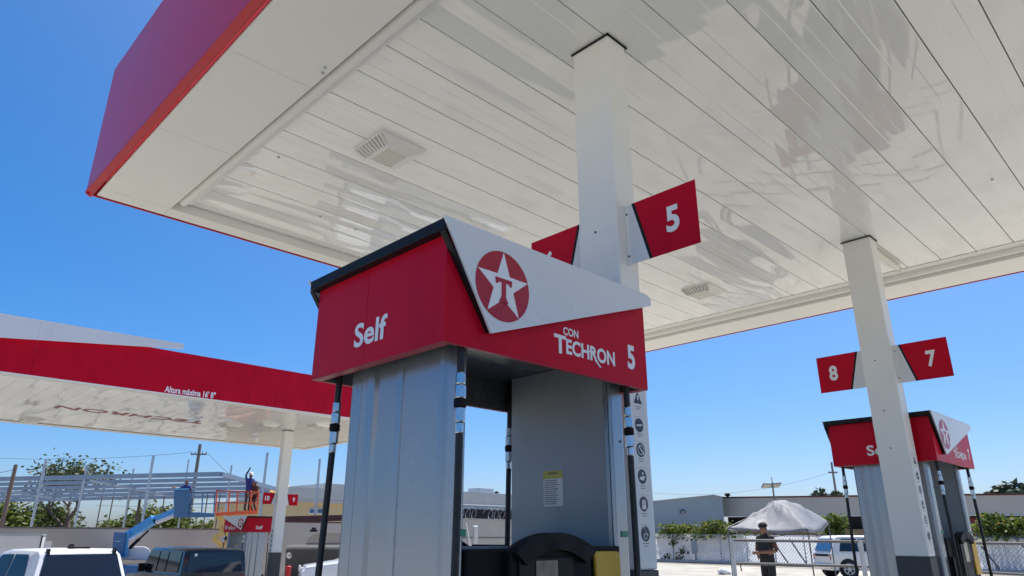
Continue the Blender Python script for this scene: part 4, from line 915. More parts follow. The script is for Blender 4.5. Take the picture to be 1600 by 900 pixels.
# ------------------------------------------------------------------ steel frame under construction
def steel_frame():
    A = P(344, 741, 44); c0 = A
    t = thing('roof_skeleton', 'unfinished grey steel roof frame on slender posts behind the lifts', 'steel frame', G(344, 44))
    u = ray(957, 838); u.z = 0; u.normalize(); v = Vector((-u.y, u.x, 0))
    # v: to the left, u: away to the right ; a gentle fall along both
    LV, LU, fu, fv = 34.0, 11.5, -0.055, -0.012
    def at(a, b): return A + u * a + v * b + Vector((0, 0, fu * a + fv * b))
    b = MB().bar(at(0, -0.1), at(LU, -0.1), 0.18, 0.26); b.build('edge_beam', M['purlin'], t, True)
    MB().bar(at(-0.05, 0), at(-0.05, LV), 0.16, 0.28).build('edge_beam', M['purlin'], t, True)
    for i in range(1, 6): MB().bar(at(i * LU / 5, 0.05), at(i * LU / 5, LV), 0.15, 0.24).build('purlin', M['purlin'], t, True)
    for j in (9, 19): MB().bar(at(0, j) - Vector((0, 0, 0.2)), at(LU, j) - Vector((0, 0, 0.2)), 0.10, 0.12).build('rafter', M['purlin'], t, True)
    for (x0, y0, x1, y1, d, r) in ((72, 718, 52, 826, 40, .10), (136, 727, 118, 830, 46, .09), (240, 712, 216, 822, 40, .10), (209, 732, 192, 828, 52, .08), (295, 718, 280, 800, 52, .07), (362, 727, 349, 812, 48, .08), (418, 707, 405, 812, 44, .10), (500, 717, 489, 830, 44, .09)):
        top = P(x0, y0, d); bot = Vector((top.x, top.y, gz(top.x, top.y)))
        MB().bar(bot, top, r * 1.15, r * 1.15).build('post', M['galv'], t, True)
steel_frame()

# ------------------------------------------------------------------ walls, buildings, poles on the left
def wall(name, label, pa, pb, zt, zb, th, m, cap=None):
    a, b = Vector(pa), Vector(pb); a.z = b.z = 0; d = (b - a); n = Vector((-d.y, d.x, 0)).normalized() * th
    t = thing(name, label, 'wall', (a.x, a.y, zb))
    MB().obox(a + Vector((0, 0, zb)), d, n, (0, 0, zt - zb)).build('wall_body', M[m], t, True, bevel=0.02)
    MB().obox(a - n * 0.1 + Vector((0, 0, zt + 0.002)), d, n * 1.2, (0, 0, 0.06)).build('coping', M[cap or m], t, True)
    return t
wall('boundary_wall', 'low tan boundary wall behind the blue boom lift', (-8, 37, 0), (17.2, 37, 0), 1.80, -0.65, 0.2, 'stucco', 'pole_grey')
wall('boundary_wall', 'taller tan wall section below the yellow building', (17.25, 37, 0), (25.5, 37, 0), 2.22, -0.65, 0.2, 'stucco', 'rust')
w3 = wall('boundary_wall', 'tan wall topped with coiled razor wire seen through the foreground pump', (25.55, 37, 0), (41, 37, 0), 2.60, -0.65, 0.2, 'stucco')
MB().obox((28, 36.96, 1.42), (11, 0, 0), (0, 0.03, 0), (0, 0, 0.05)).build('conduit', M['pipe_grey'], w3, True)
t = tag(MB().tube([P(728, 817, 44), P(735, 858, 43)], 0.055, 8).build('leaning_pipe', M['lens']), 'pale pipe leaning on the tan wall seen through the foreground pump', 'pipe')
t = tag(MB().tube([P(743, 822, 44.5), P(742, 860, 44.3)], 0.17, 12).build('steel_bollard', M['galv']), 'grey steel cylinder in front of the tan wall seen through the foreground pump', 'bollard')
def coil(px0, px1, label):
    pts = []; a, b = P(px0, 811, 1), P(px1, 811, 1)
    ra, rb = ray(px0, 811), ray(px1, 811); A = CAM + ra * ((37.1 - 0) / ra.y); B = CAM + rb * (37.1 / rb.y)
    n = 90; L = (B - A).length
    for i in range(n + 1):
        s = i / n; th = s * L / 0.55 * 2 * PI; c = A.lerp(B, s)
        pts.append(Vector((c.x + 0.1 * math.sin(th), 37.1 + 0.0 + 0.36 * math.cos(th), 3.02 + 0.36 * math.sin(th))))
    tag(MB().tube(pts, 0.012, 5).build('razor_wire', M['wire']), label, 'razor wire', 'razor wire on the tan wall')
coil(714, 744, 'left coil of razor wire on the tan wall seen through the pump')
coil(760, 800, 'right coil of razor wire on the tan wall seen through the pump')

def warehouse():
    t = thing('warehouse', 'corrugated grey warehouse with white eave seen through the foreground pump', 'building', (40, 56, -0.65))
    Y = 56.0
    def zz(y): r = ray(755, y); return EYE + r.z * Y / r.y
    x0, x1 = 32.0, 60.0
    MB().box(x0, x1, Y, Y + 14, -0.65, zz(811) - 0.3).build('lower_wall', M['maroon'], t, True)
    MB().box(x0, x1, Y - 0.1, Y + 14, zz(788.5), zz(770)).build('parapet', M['metal_grey'], t, True)
    MB().box(x0, x1, Y - 0.18, Y + 14.1, zz(788.2) - 0.14, zz(788.5) - 0.002).build('eave', M['white'], t, True)
    MB().box(x0, x1, Y + 0.02, Y + 0.4, zz(796), zz(789) - 0.02).build('beam', M['metal_blue'], t, True)
    MB().box(x0, x1, Y + 0.2, Y + 0.5, zz(811) - 0.3, zz(796) - 0.002).build('opening_shade', M['inside_shade'], t, True)  # near-black slab painted as the shade within the opening
    for px in (716, 793, 850):
        r = ray(px, 805); xx = r.x * Y / r.y
        MB().box(xx - 0.35, xx + 0.35, Y - 0.12, Y + 0.19, -0.6, zz(796) - 0.01).build('pillar', M['maroon'], t, True)
    r = ray(751, 766); xx = r.x * (Y + 4) / r.y
    tt = tag(MB().box(xx - 1.0, xx + 1.1, Y + 3, Y + 5, zz(770) + 0.001, zz(770) + 0.75).build('rooftop_unit', M['galv'], bevel=0.04), 'grey rooftop unit on the corrugated warehouse seen through the pump', 'air conditioner')
    r = ray(776, 768); xx = r.x * (Y + 4) / r.y
    tag(MB().lathe([(0.05, 0), (0.05, 0.3), (0.25, 0.35), (0.3, 0.45), (0.05, 0.6)], (xx, Y + 4, zz(770)), 10).build('roof_vent', M['dark']), 'dark roof vent on the corrugated warehouse right of its rooftop unit', 'vent')
warehouse()
def yellow_building():
    Y = 50.0
    def q(px, y, yy=Y): r = ray(px, y); return CAM + r * (yy / r.y)
    a, b = q(425, 790), q(560, 790); zt, ze, zm = q(490, 763).z, q(490, 781).z, q(490, 786).z
    t = thing('yellow_building', 'pale yellow building with grey corrugated parapet beyond the number 9 flag', 'building', (a.x, Y, -0.65))
    MB().box(a.x, b.x, Y, Y + 10, -0.65, zm - 0.002).build('wall', M['stucco_y'], t, True)
    MB().box(a.x, b.x, Y - 0.25, Y + 10.2, zm, ze).build('ledge', M['stucco'], t, True)
    MB().box(a.x + 1.2, b.x, Y - 0.05, Y + 9, ze + 0.002, zt).build('parapet', M['metal_grey'], t, True)
    for x0, x1 in ((482, 491), (494, 504)):
        p, r = q(x0, 803), q(x1, 795)
        f = MB().box(p.x, r.x, Y - 0.06, Y - 0.001, p.z, r.z).build('window', M['sticker'], t, True)
        g = MB()
        for k in range(5): zz = p.z + 0.06 + k * (r.z - p.z - 0.1) / 5; g.box(p.x + 0.05, r.x - 0.05, Y - 0.08, Y - 0.0605, zz, zz + 0.055)
        g.build('louvre', M['car_glass_blue'], f, True)
    # leaning shed roof edge in front of it
    s = thing('shed_roof', 'dark brown red shed roof edge along the wall below the yellow building', 'roof', (q(480, 815, 40).x, 40, -0.65))
    p0, p1 = q(438, 807, 40), q(560, 804, 40)
    MB().prism([(p0.x, 0.3 + p0.z - 0.65), (p1.x, p1.z - 0.35), (p1.x, p1.z), (p0.x, p0.z)], xz(39.2), 0, 1.6).build('roof_sheet', M['rust'], s, True)
    b_ = MB()
    for xx in (p0.x + 0.3, p1.x - 0.3): b_.box(xx, xx + 0.15, 39.6, 39.75, -0.65, p0.z - 0.4)
    b_.build('support', M['pole_grey'], s, True)
    d = q(462, 768, 49)
    pts = [d + Vector((-0.9 + 0.0, 0, -0.9)), d + Vector((-0.75, 0, -0.25)), d + Vector((-0.3, 0, 0.12)), d + Vector((0.35, 0, 0.2))]
    tag(MB().tube([(d.x - 0.9, 51, ze)] + [Vector((p.x, 51, p.z)) for p in pts[1:]], 0.42, 14).build('roof_duct', M['yellow_lift']), 'brown bent duct on the yellow building roof beside the number 9 flag', 'duct')
yellow_building()

def pole(name, label, px, y0, d, r, m, arms=(), lean=0.0, cat='pole', group=None):
    top = P(px, y0, d); g = Vector((top.x + lean, top.y, gz(top.x, top.y)))
    t = thing(name, label, cat, g, 0, group)
    MB().tube([g, top], r, 10, r * 0.75).build('post', M[m], t, True)
    for (dz, L, th) in arms:
        c = top - Vector((0, 0, dz)); ax = (RIGHT - Vector((0, 0, RIGHT.z))).normalized()
        MB().bar(c - ax * L, c + ax * L, th, th * 1.3).build('cross_arm', M[m], t, True)
        b = MB()
        for k in (-0.9, -0.45, 0.45, 0.9): b.lathe([(0.03, 0), (0.06, 0.05), (0.03, 0.1), (0.06, 0.15), (0.02, 0.25)], c + ax * L * k + Vector((0, 0, th * 0.6)), 8)
        b.build('insulator', M['sign_grey'], t, True)
    return t, top
_, tp = pole('utility_pole', 'tall grey utility pole with a short cross arm under the left canopy edge', 313, 694, 70, 0.20, 'pole_grey', ((1.0, 0.8, 0.10),), cat='utility pole')
pole('utility_pole', 'brown wooden pole standing at the far left edge before the trees', 25, 726, 45, 0.15, 'wood', cat='utility pole')
_, tq = pole('utility_pole', 'thin distant transmission pole above the beige building', 1299, 722, 150, 0.28, 'pole_grey', ((2.2, 1.0, 0.2), (7.0, 1.2, 0.2)), cat='utility pole')
def wirecable(pa, pb, sag, r, label):
    pts = []
    for i in range(17):
        s = i / 16; p = pa.lerp(pb, s); p.z -= sag * 4 * s * (1 - s); pts.append(p)
    tag(MB().tube(pts, r, 5).build('power_line', M['cable']), label, 'power line', 'overhead power lines')
axr = (RIGHT - Vector((0, 0, RIGHT.z))).normalized()
wirecable(tp + axr * 0.8 - Vector((0, 0, 0.8)), P(470, 790, 62), 1.0, 0.018, 'sagging power line running right and down from the grey utility pole')
wirecable(tp - axr * 0.8 - Vector((0, 0, 0.8)), P(-200, 697, 75), 1.0, 0.016, 'power line running left from the arm of the grey utility pole')
wirecable(P(25, 733, 45), P(-120, 741, 45), 0.3, 0.016, 'power line leaving the brown wooden pole to the left')
wirecable(tq - Vector((0, 0, 2)), P(1020, 770, 160), 2.0, 0.02, 'upper thin power line running left from the transmission pole')
wirecable(tq - Vector((0, 0, 6.8)), P(1060, 776, 160), 2.0, 0.02, 'lower thin power line running left from the transmission pole')

def mesh_fence():
    D = 55
    t = thing('mesh_fence', 'tall thin wire fence with dark posts behind the tan wall and boom lift', 'fence', G(200, D))
    for x0, y0 in ((163, 758), (180, 760), (205, 764), (325, 770), (345, 764), (258, 770)):
        top = P(x0, y0, D); MB().tube([Vector((top.x, top.y, gz(top.x, top.y))), top], 0.05, 6).build('post', M['pole_grey'], t, True)
    b = MB()
    for y in (762, 776, 790): b.tube([P(150, y, D), P(350, y + 4, D)], 0.012, 4)
    b.build('wire', M['cable'], t, True)
mesh_fence()

def tank():
    D = 33
    t = thing('storage_tank', 'grey rounded storage tank with a dark front panel and round white emblem', 'tank', G(500, D))
    def f(dd): return lambda u, v, q: P(u, v, dd + q)
    g = G(500, D)
    dome = [(478, 852)] + [(478 + 22 * (1 - math.cos(k * PI / 16)), 852 - 19.5 * math.sin(k * PI / 16)) for k in range(1, 9)] + [(580, 832.5), (580, 852)]
    MB().prism(dome, f(D), 0, 1.8).build('tank_shell', M['tank'], t, True)
    MB().prism([(448, 857.5), (580, 857.5), (580, 851), (449, 851)], f(D - 0.1), 0, 2.0).build('saddle', M['galv'], t, True)
    fp = MB().prism([(444, 905), (580, 905), (580, 858), (447, 858)], f(D - 0.2), 0, 0.06).build('front_panel', M['grey_panel'], t, True)
    MB().prism(circ(451.5, 868, 4.0, 24, 5.0), f(D - 0.215), 0, 0.012).build('emblem', M['sticker'], fp, True)
    MB().prism([(448.5, 867), (454, 870), (454, 865), (452, 868)], f(D - 0.225), 0, 0.006).build('emblem_mark', M['ink'], fp, True)
    b = MB()
    for x in (455, 559): b.tube([P(x + 2.3 * math.cos(k * PI / 8), 855 - 2.4 * math.sin(k * PI / 8) * 1.6, D - 0.05) for k in range(9)], 0.03, 6)
    b.build('lifting_eye', M['black'], t, True)
    MB().lathe([(0.18, 0), (0.18, 0.1), (0.1, 0.12), (0.1, 0.2)], P(490, 831, D + 0.6), 12).build('filler_cap', M['black'], t, True)
    MB().prism([(444, 906), (580, 906), (580, 960), (444, 960)], f(D - 0.1), 0, 1.8).build('skid', M['grey_panel'], t, True)
tank()
p = P(451, 885, 30); tag(MB().lathe([(0.11, 0), (0.11, 0.9), (0.13, 0.92), (0.13, 1.0), (0.10, 1.02)], (p.x, p.y, p.z - 1.0), 14).build('red_bollard', M['red_trim']), 'red round bollard at the foot of the dark tank panel', 'bollard')

# ------------------------------------------------------------------ right side: fence, buildings, tent
def right_fence():
    A = P(985, 838, 47.5); B = P(1700, 838, 29.0); A.z = B.z = 0
    t = thing('slat_fence', 'long white slatted chain link fence along the far kerb', 'fence', (A.x, A.y, 0))
    d = (B - A); L = d.length; e = d / L; n = Vector((e.y, -e.x, 0))
    if n.dot(-A) < 0: n = -n
    H = lambda s: 1.74 - 0.26 * s
    # diagonal weave of white slats
    b = MB(); pit = 0.115; k = -18
    ns = int(L / pit)
    b = MB()
    for i in range(ns):
        s0 = i * pit / L; h = H(s0) - 0.1
        p0 = A + e * (i * pit) + Vector((0, 0, 0.10)); 
        # picket-like slat tops
        b.quad(p0 + e * 0.004, p0 + e * (pit - 0.004), p0 + e * (pit - 0.004) + Vector((0, 0, h)), p0 + e * 0.004 + Vector((0, 0, h)))
    b.build('slat', M['slat'], t, True, recalc=False)['kind'] = 'stuff'
    b = MB(); m = 0.19
    for i in range(int(L / m) + 10):
        x0 = i * m
        for sg in (-1, 1):
            xa, xb = x0, x0 + sg * 1.5
            za, zb = 0.1, 1.62
            if xa < 0 or xa > L: continue
            if xb < 0: zb = za + (zb - za) * (xa) / (xa - xb); xb = 0
            if xb > L: zb = za + (zb - za) * (L - xa) / (xb - xa); xb = L
            if abs(xb - xa) < 0.05: continue
            b.bar(A + e * xa + n * 0.03 + Vector((0, 0, za)), A + e * xb + n * 0.03 + Vector((0, 0, zb)), 0.020, 0.010)
    b.build('wire_mesh', M['wire'], t, True)['kind'] = 'stuff'
    b0 = A + n * 0.06
    MB().tube([b0 + Vector((0, 0, 1.70)), B + n * 0.06 + Vector((0, 0, 1.46))], 0.03, 8).build('top_rail', M['wire'], t, True)
    for i in range(15):
        s = i / 14; p = A.lerp(B, s) + n * 0.075
        MB().tube([p, p + Vector((0, 0, H(s)))], 0.035, 8).build('post', M['galv'], t, True)
    struct(MB().obox(A + n * 0.25 - e * 20, e * (L + 40), n * 0.35, (0, 0, 0.18)).build('kerb', M['kerb'], bevel=0.03))
    struct(MB().obox(A + n * 1.4 - e * 20 + Vector((0, 0, -0.02)), e * (L + 40), n * 0.9, (0, 0, 0.024)).build('gutter_strip', M['pole_grey']))
    return A, B, e, n, L
FA, FB, FE, FN, FL = right_fence()
def on_fence(px, off=0.2):
    # ray against the fence line
    r = ray(px, 860); den = r.x * FE.y - r.y * FE.x
    k = ((FA.x) * FE.y - FA.y * FE.x) / den
    p = CAM + r * k; p.z = 0
    return p + FN * off
for x0, x1, y0, y1, lab in ((1212, 1240, 846, 876, 'left slanting brace pole against the white fence behind the person'), (1238, 1268, 842, 876, 'second slanting brace pole against the white fence left of the white vehicle'), (1537, 1566, 854, 880, 'slanting brace pole against the white fence right of the number 7 pump'), (1590, 1640, 838, 890, 'slanting brace pole against the white fence at the right picture edge')):
    a, b = on_fence(x0, 0.15), on_fence(x1, 0.55)
    za = EYE + ray(x0, y0).z * ((a - CAM).dot(FWD)); 
    a.z = max(0.6, min(1.7, za)); b.z = 0.03
    tag(MB().tube([a, b], 0.04, 8).build('brace_pole', M['pipe_grey']), lab, 'pole', 'brace poles along the white fence')
a = on_fence(1091.5, 0.35)
t = thing('paddle_sign', 'grey round ended sign on a short post in front of the white fence', 'sign', a)
ex = FE; 
MB().tube([a, a + Vector((0, 0, 0.6))], 0.035, 8).build('post', M['sign_grey'], t, True)
pl = [(0.23 * math.cos(k * PI / 12), 1.12 + 0.18 * math.sin(k * PI / 12)) for k in range(13)] + [(-0.23 + 0.1 * (1 - math.cos(k * PI / 12)), 0.68 - 0.16 * math.sin(k * PI / 12)) for k in range(7)] + [(0.13, 0.52), (0.23, 0.68)]
MB().prism(pl, lambda u, v, q: a + ex * u + Vector((0, 0, v)) + FN * q, 0.036, 0.05).build('plate', M['sign_grey'], t, True)

def far_buildings():
    # blue grey shed with a gable towards us
    D = 78
    t = thing('blue_grey_shed', 'blue grey metal shed with a shallow gable behind the vines', 'building', G(1060, D))
    y_ = lambda u, v, q: P(u, v, D + q)
    top = [(940, 792), (1115, 774), (1128.5, 777)]
    g = EYE
    MB().prism([(940, 872), (1136.5, 872), (1128.5, 777), (1115, 774), (940, 792)], y_, 0, 14).build('wall', M['metal_blue'], t, True)
    MB().prism([(938, 792.3), (1115, 774.2), (1129.5, 777.4), (1129.8, 776), (1115, 772.8), (938, 791)], y_, -0.3, 14.2).build('roof_edge', M['sign_grey'], t, True)
    lp = MB().prism([(1064, 797.5), (1069.5, 797.5), (1069.5, 802), (1064, 802)], y_, -0.3, -0.02).build('wall_lamp', M['dark'], t, True)
    MB().prism([(1065.2, 799), (1068.3, 799), (1068.3, 801), (1065.2, 801)], y_, -0.33, -0.301).build('lamp_glass', M['lens'], lp, True)
    # beige shed to its right
    D2 = 76
    t = thing('beige_shed', 'long beige metal shed with open dark bays behind the tent and the right pump', 'building', G(1350, D2))
    A, B = P(1130, 838, 80), P(1720, 838, 56); A.z = B.z = 0
    e = (B - A); L = e.length; e = e / L; n = Vector((e.y, -e.x, 0)); n = n if n.dot(-A) > 0 else -n
    def band(x0, x1, z0a, z0b, z1a, z1b, off, dep, m, nm):
        pa, pb = A + e * x0 + n * off, A + e * x1 + n * off
        b = MB(); back = -n * dep
        vv = [b.b.verts.new(q) for q in (pa + Vector((0, 0, z0a)), pb + Vector((0, 0, z0b)), pb + Vector((0, 0, z1b)), pa + Vector((0, 0, z1a)))]
        ww = [b.b.verts.new(v.co + back) for v in vv]
        b.b.faces.new(vv); b.b.faces.new(ww[::-1])
        for k in range(4): b.b.faces.new((vv[k], vv[(k + 1) % 4], ww[(k + 1) % 4], ww[k]))
        return b.build(nm, M[m], t, True)
    pz = lambda px, y, d: P(px, y, d).z
    zt0, zt1 = pz(1130, 777.5, 80), pz(1720, 771, 56)
    zb0, zb1 = pz(1130, 806, 80), pz(1720, 803, 56)
    band(0, L, zb0, zb1, zt0, zt1, 0, 12, 'metal_beige', 'cladding')
    band(-0.1, L + 0.1, zt0 + .002, zt1 + .002, zt0 + 0.16, zt1 + 0.16, 0.12, 12.2, 'rust', 'roof_edge')
    band(0.05, L - 0.05, zb0 - 0.08, zb1 - 0.08, zb0 - .002, zb1 - .002, 0.06, 0.3, 'white_box', 'eave_rail')
    band(0.1, L - 0.1, 2.3, 2.3, zb0 - 0.09, zb1 - 0.09, -1.2, 0.3, 'inside_shade', 'bay_shade')  # shade of the open bays given as a near-black slab
    zz0 = pz(1500, 821, 62)
    band(L * 0.56, L - 0.2, 1.6, 1.6, zb1 - 0.1, zb1 - 0.1, -0.6, 0.3, 'maroon', 'red_wall')
    band(0.1, L * 0.58, 0.0, 0.0, 2.35, 2.3, -0.2, 0.25, 'brown', 'brown_wall')
    for s in (0.18, 0.36, 0.54): band(L * s, L * s + 0.25, 0, 0, zb0 - 0.1, zb0 - 0.1, 0.05, 0.2, 'maroon', 'pillar')
    v = P(1137, 776.5, 80.5)
    tag(MB().lathe([(0.15, 0), (0.15, 0.1), (0.34, 0.12), (0.34, 0.2), (0.2, 0.24), (0.34, 0.28), (0.34, 0.36), (0.1, 0.42)], (v.x, v.y, zt0 + 0.1), 14).build('roof_vent', M['dark']), 'dark mushroom roof vent at the left corner of the beige shed', 'vent')
far_buildings()
def floodlight():
    D = 72; c = P(1207, 757, D)
    t = thing('floodlight_pole', 'floodlight pole with two flat lamp heads above the grey tent', 'street light', Vector((c.x, c.y, 0)))
    MB().tube([Vector((c.x + 0.0, c.y, 0)), c + Vector((0, 0, 0.2))], 0.11, 10, 0.08).build('pole', M['pole_grey'], t, True)
    ax = (RIGHT - Vector((0, 0, RIGHT.z))).normalized(); fw = Vector((-ax.y, ax.x, 0))
    for s, tl in ((-1, 0.05), (1, 0.12)):
        o = c + ax * (0.05 if s > 0 else -0.95); up = Vector((0, 0, 1))
        hd = MB().obox(o + Vector((0, 0, 0.02)), ax * 0.9 + up * tl * s * 0.6, fw * 0.75 - up * 0.32, up * 0.12).build('lamp_head', M['sign_grey'], t, True, bevel=0.02)
        MB().obox(o + ax * 0.08 - up * 0.012 - fw * 0.02 + Vector((0, 0, 0.02)), ax * 0.74 + up * tl * s * 0.5, fw * 0.72 - up * 0.31, -up * 0.01).build('lamp_glass', M['lens'], hd, True)
    MB().tube([c + Vector((0, 0, 0.2)), c + Vector((0, 0, 0.75))], 0.04, 6).build('spike', M['pole_grey'], t, True)
floodlight()

def tent():
    D = 19.5
    t = thing('canopy_tent', 'sagging grey canopy tent on thin legs in front of the white fence', 'tent', G(1210, D))
    cL, cN, cR, cB = P(1137, 824, 19.0), P(1262, 827, 18.0), P(1294, 815, 21.5), P(1190, 823, 22.3)
    ap = P(1209, 783, 20.0); ap2 = P(1199, 785, 20.3)
    # one continuous sheet: eave ring -> apex, with sag and folds
    ring = [cL, cN, cR, cB]
    edge = []; N = 18
    for k in range(4):
        a, b = ring[k], ring[(k + 1) % 4]
        for i in range(N):
            s = i / N; p = a.lerp(b, s); p.z -= 0.02 * math.sin(PI * s) ; edge.append((p, s, k))
    b = MB(); m = 22; rows = []
    for j in range(m + 1):
        v = j / m; row = []
        for i, (p, s, k) in enumerate(edge):
            q = p.lerp(ap, v)
            rx = sstep((p - cL).dot(RIGHT) / 2.5)
            hang = (1 - rx) * 0.09 * math.sin(PI * v ** 0.9)                 # slack on the left, blown out on the right
            puff = rx * (0.18 * math.sin(PI * v ** 1.15) - 0.10 * math.sin(PI * s) * (1 - v) ** 2)
            fold = 0.045 * math.sin(i * 0.42 + v * 3.0) * math.sin(PI * v) + 0.05 * max(0, math.sin(i * 0.7 - v * 9 + s * 2)) ** 3 * math.sin(PI * v) - 0.04 * max(0, math.sin(i * 1.3 + v * 11)) ** 4 * (1 - v) * v * 4 * (1 - 0.6 * rx)
            q = q + Vector((0, 0, -hang + puff + fold))
            if j == 0: q.z -= 0.05 + 0.02 * math.sin(i * 0.7)
            row.append(b.b.verts.new(q))
        rows.append(row)
    n = len(edge)
    for A_, B_ in zip(rows, rows[1:-1]):
        for i in range(n): b.b.faces.new((A_[i], A_[(i + 1) % n], B_[(i + 1) % n], B_[i]))
    tip = b.b.verts.new(ap + Vector((0, 0, 0.02)))
    for i in range(n): b.b.faces.new((rows[-2][i], rows[-2][(i + 1) % n], tip))
    for v in list(rows[-1]): b.b.verts.remove(v)
    sh = b.build('cover', M['tarp'], t, True, smooth=True)
    md = sh.modifiers.new('solid', 'SOLIDIFY'); md.thickness = 0.012
    b = MB()   # loose hem at the left and right corners
    for c, sx in ((cL, 1), (cR, -1)):
        for i in range(5): b.tube([c + RIGHT * sx * 0.1 * i + Vector((0, 0, -0.02)), c + RIGHT * sx * (0.1 * i + 0.05) + Vector((0, 0, -0.10 - 0.04 * (i % 3)))], 0.03, 6)
    b.build('loose_hem', M['tarp'], t, True)
    for c, dx in ((cL, 0.12), (cN, 0.05), (cR, 0.0), (cB, -0.05)):
        MB().tube([c, Vector((c.x + dx * 0.3, c.y, gz(c.x, c.y)))], 0.018, 6).build('leg', M['pipe_grey'], t, True)
    b = MB()
    for a, c in zip(ring, ring[1:] + ring[:1]):
        for s0, s1, z0, z1 in ((0, .5, -.05, -.24), (.5, 1, -.24, -.05)):
            b.tube([a.lerp(c, s0) + Vector((0, 0, z0)), a.lerp(c, s1) + Vector((0, 0, z1))], 0.01, 5)
    for c in ring: b.tube([c, ap - Vector((0, 0, 0.12))], 0.012, 5)
    b.build('truss', M['pipe_grey'], t, True)
tent()
def pipe_gate():
    t = thing('pipe_barrier', 'grey pipe barrier with two rails in front of the person and tent', 'barrier', G(1240, 13))
    a = [P(1143, 844, 13.2), P(1344, 846.5, 12.6), P(1640, 850, 11.8)]; lo = [P(1146, 880, 13.2), P(1346, 885, 12.6), P(1645, 900, 11.8)]
    MB().tube(a, 0.026, 10).build('rail', M['pipe_grey'], t, True); MB().tube(lo, 0.024, 10).build('rail', M['pipe_grey'], t, True)
    for p in a: MB().tube([Vector((p.x, p.y, 0)), p + Vector((0, 0, 0.035))], 0.042, 10).build('post', M['galv'], t, True)
    b = MB().tube([lo[0] + RIGHT * 0.06, lo[0] + RIGHT * 0.13 + Vector((0, 0, -0.03)), lo[0] + RIGHT * 0.14 + Vector((0, 0, -0.14))], 0.012, 6); b.build('latch', M['black'], t, True)
pipe_gate()
p = P(1134, 885, 30); p.z = 0.0
b = MB(); 
for i in range(7): 
    c = p + Vector((rnd.uniform(-.3, .3), rnd.uniform(-.3, .3), rnd.uniform(.05, .16))); b.lathe([(0.02, -0.1), (0.12, -0.06), (0.16, 0.0), (0.1, 0.09), (0.02, 0.12)], c, 7, (rnd.uniform(-1, 1), rnd.uniform(-1, 1), 1))
tag(b.build('plastic_bag', M['bag']), 'crumpled white plastic bag on the concrete left of the pipe barrier', 'bag')

# ------------------------------------------------------------------ vegetation
def leaf_mesh(name, pts, size, m, parent, seed, flat=0.3, aspect=0.55):
    r = random.Random(seed); V, Fc = [], []
    for p in pts:
        a = Vector((r.gauss(0, 1), r.gauss(0, 1), r.gauss(0, 1) * flat)).normalized(); c = Vector((r.gauss(0, 1), r.gauss(0, 1), r.gauss(0, 1)))
        b_ = a.cross(c).normalized(); s = size * r.uniform(0.55, 1.3); k = len(V)
        V += [p - a * s, p + b_ * s * aspect, p + a * s, p - b_ * s * aspect]; Fc.append((k, k + 1, k + 2, k + 3))
    Mi = root_matrix(parent).inverted()
    me = bpy.data.meshes.new(name); me.from_pydata([tuple(Mi @ v) for v in V], [], Fc); me.materials.append(m)
    o = bpy.data.objects.new(name, me); C.objects.link(o); o.parent = parent
    return o
def tree(name, label, base, height, spread, trunk_r, n_leaf, leaf, m, seed, cat='tree', group=None, lean=(0, 0), fork=0.35, clump=0.35, levels=3, flat_top=False, trunk=True):
    r = random.Random(seed); t = thing(name, label, cat, base, 0, group)
    b = MB(); tips = []
    def grow(p, d, L, rad, lv):
        n = 4; pts = [p]; q = p.copy(); dd = d.copy()
        for i in range(n):
            dd = (dd + Vector((r.gauss(0, .14), r.gauss(0, .14), r.gauss(0, .07) + 0.03))).normalized(); q = q + dd * L / n; pts.append(q.copy())
            if lv <= 1: tips.append((q.copy(), lv))
        b.tube(pts, rad, 6 if lv < levels else 10, rad * 0.62, cap=False)
        if lv > 0:
            k = r.randint(3, 4)
            for i in range(k):
                a = 2 * PI * (i + r.random() * 0.7) / k; out = Vector((math.cos(a), math.sin(a), 0)); w_ = r.uniform(0.55, 1.0) * spread
                nd = (dd * 0.6 + out * w_ + Vector((0, 0, 0.15 if flat_top else 0.35))).normalized()
                grow(q if r.random() < .6 else pts[-2], nd, L * r.uniform(0.62, 0.85), rad * 0.6, lv - 1)
        else: tips.append((q.copy(), 0))
    grow(Vector(base), Vector((lean[0], lean[1], 1)).normalized(), height * fork, trunk_r, levels)
    b.build('trunk', M['bark'], t, True)
    pts = []
    rr = height * clump * 0.33
    for i in range(n_leaf):
        c, lv = r.choice(tips); s = rr * (0.6 if lv else 0.9)
        pts.append(c + Vector((r.gauss(0, s), r.gauss(0, s), r.gauss(0, s * 0.6))))
    leaf_mesh('crown', pts, leaf, m, t, seed + 5)
    return t
def hg(px, d): return G(px, d)
# left side
tree('sparse_tree', 'open crowned tree with fine leaves rising above the steel frame at left', hg(112, 62), 11.2, 0.8, 0.26, 1700, 0.19, M['leaf_dark'], 11, group='trees behind the tan wall', clump=0.17, levels=4, fork=0.30)
tree('bushy_tree', 'bright bushy tree at the far left edge beyond the trailer', hg(2, 58), 5.6, 0.8, 0.2, 4200, 0.20, M['leaf_bright'], 21, group='trees behind the tan wall', clump=0.42, fork=0.3)
tree('bushy_tree', 'dark bushy tree between the brown pole and the sparse tree', hg(62, 66), 6.4, 0.85, 0.2, 4600, 0.20, M['leaf_dark'], 31, group='trees behind the tan wall', clump=0.42, fork=0.28)
tree('bushy_tree', 'dense green tree behind the blue boom arm', hg(250, 66), 6.0, 0.9, 0.2, 4400, 0.20, M['leaf_mid'], 41, group='trees behind the tan wall', clump=0.42, fork=0.28)
tree('bushy_tree', 'low green bush between the sparse tree and the boom tower', hg(175, 64), 4.6, 0.9, 0.18, 3200, 0.18, M['leaf_mid'], 51, group='trees behind the tan wall', clump=0.45, fork=0.28)
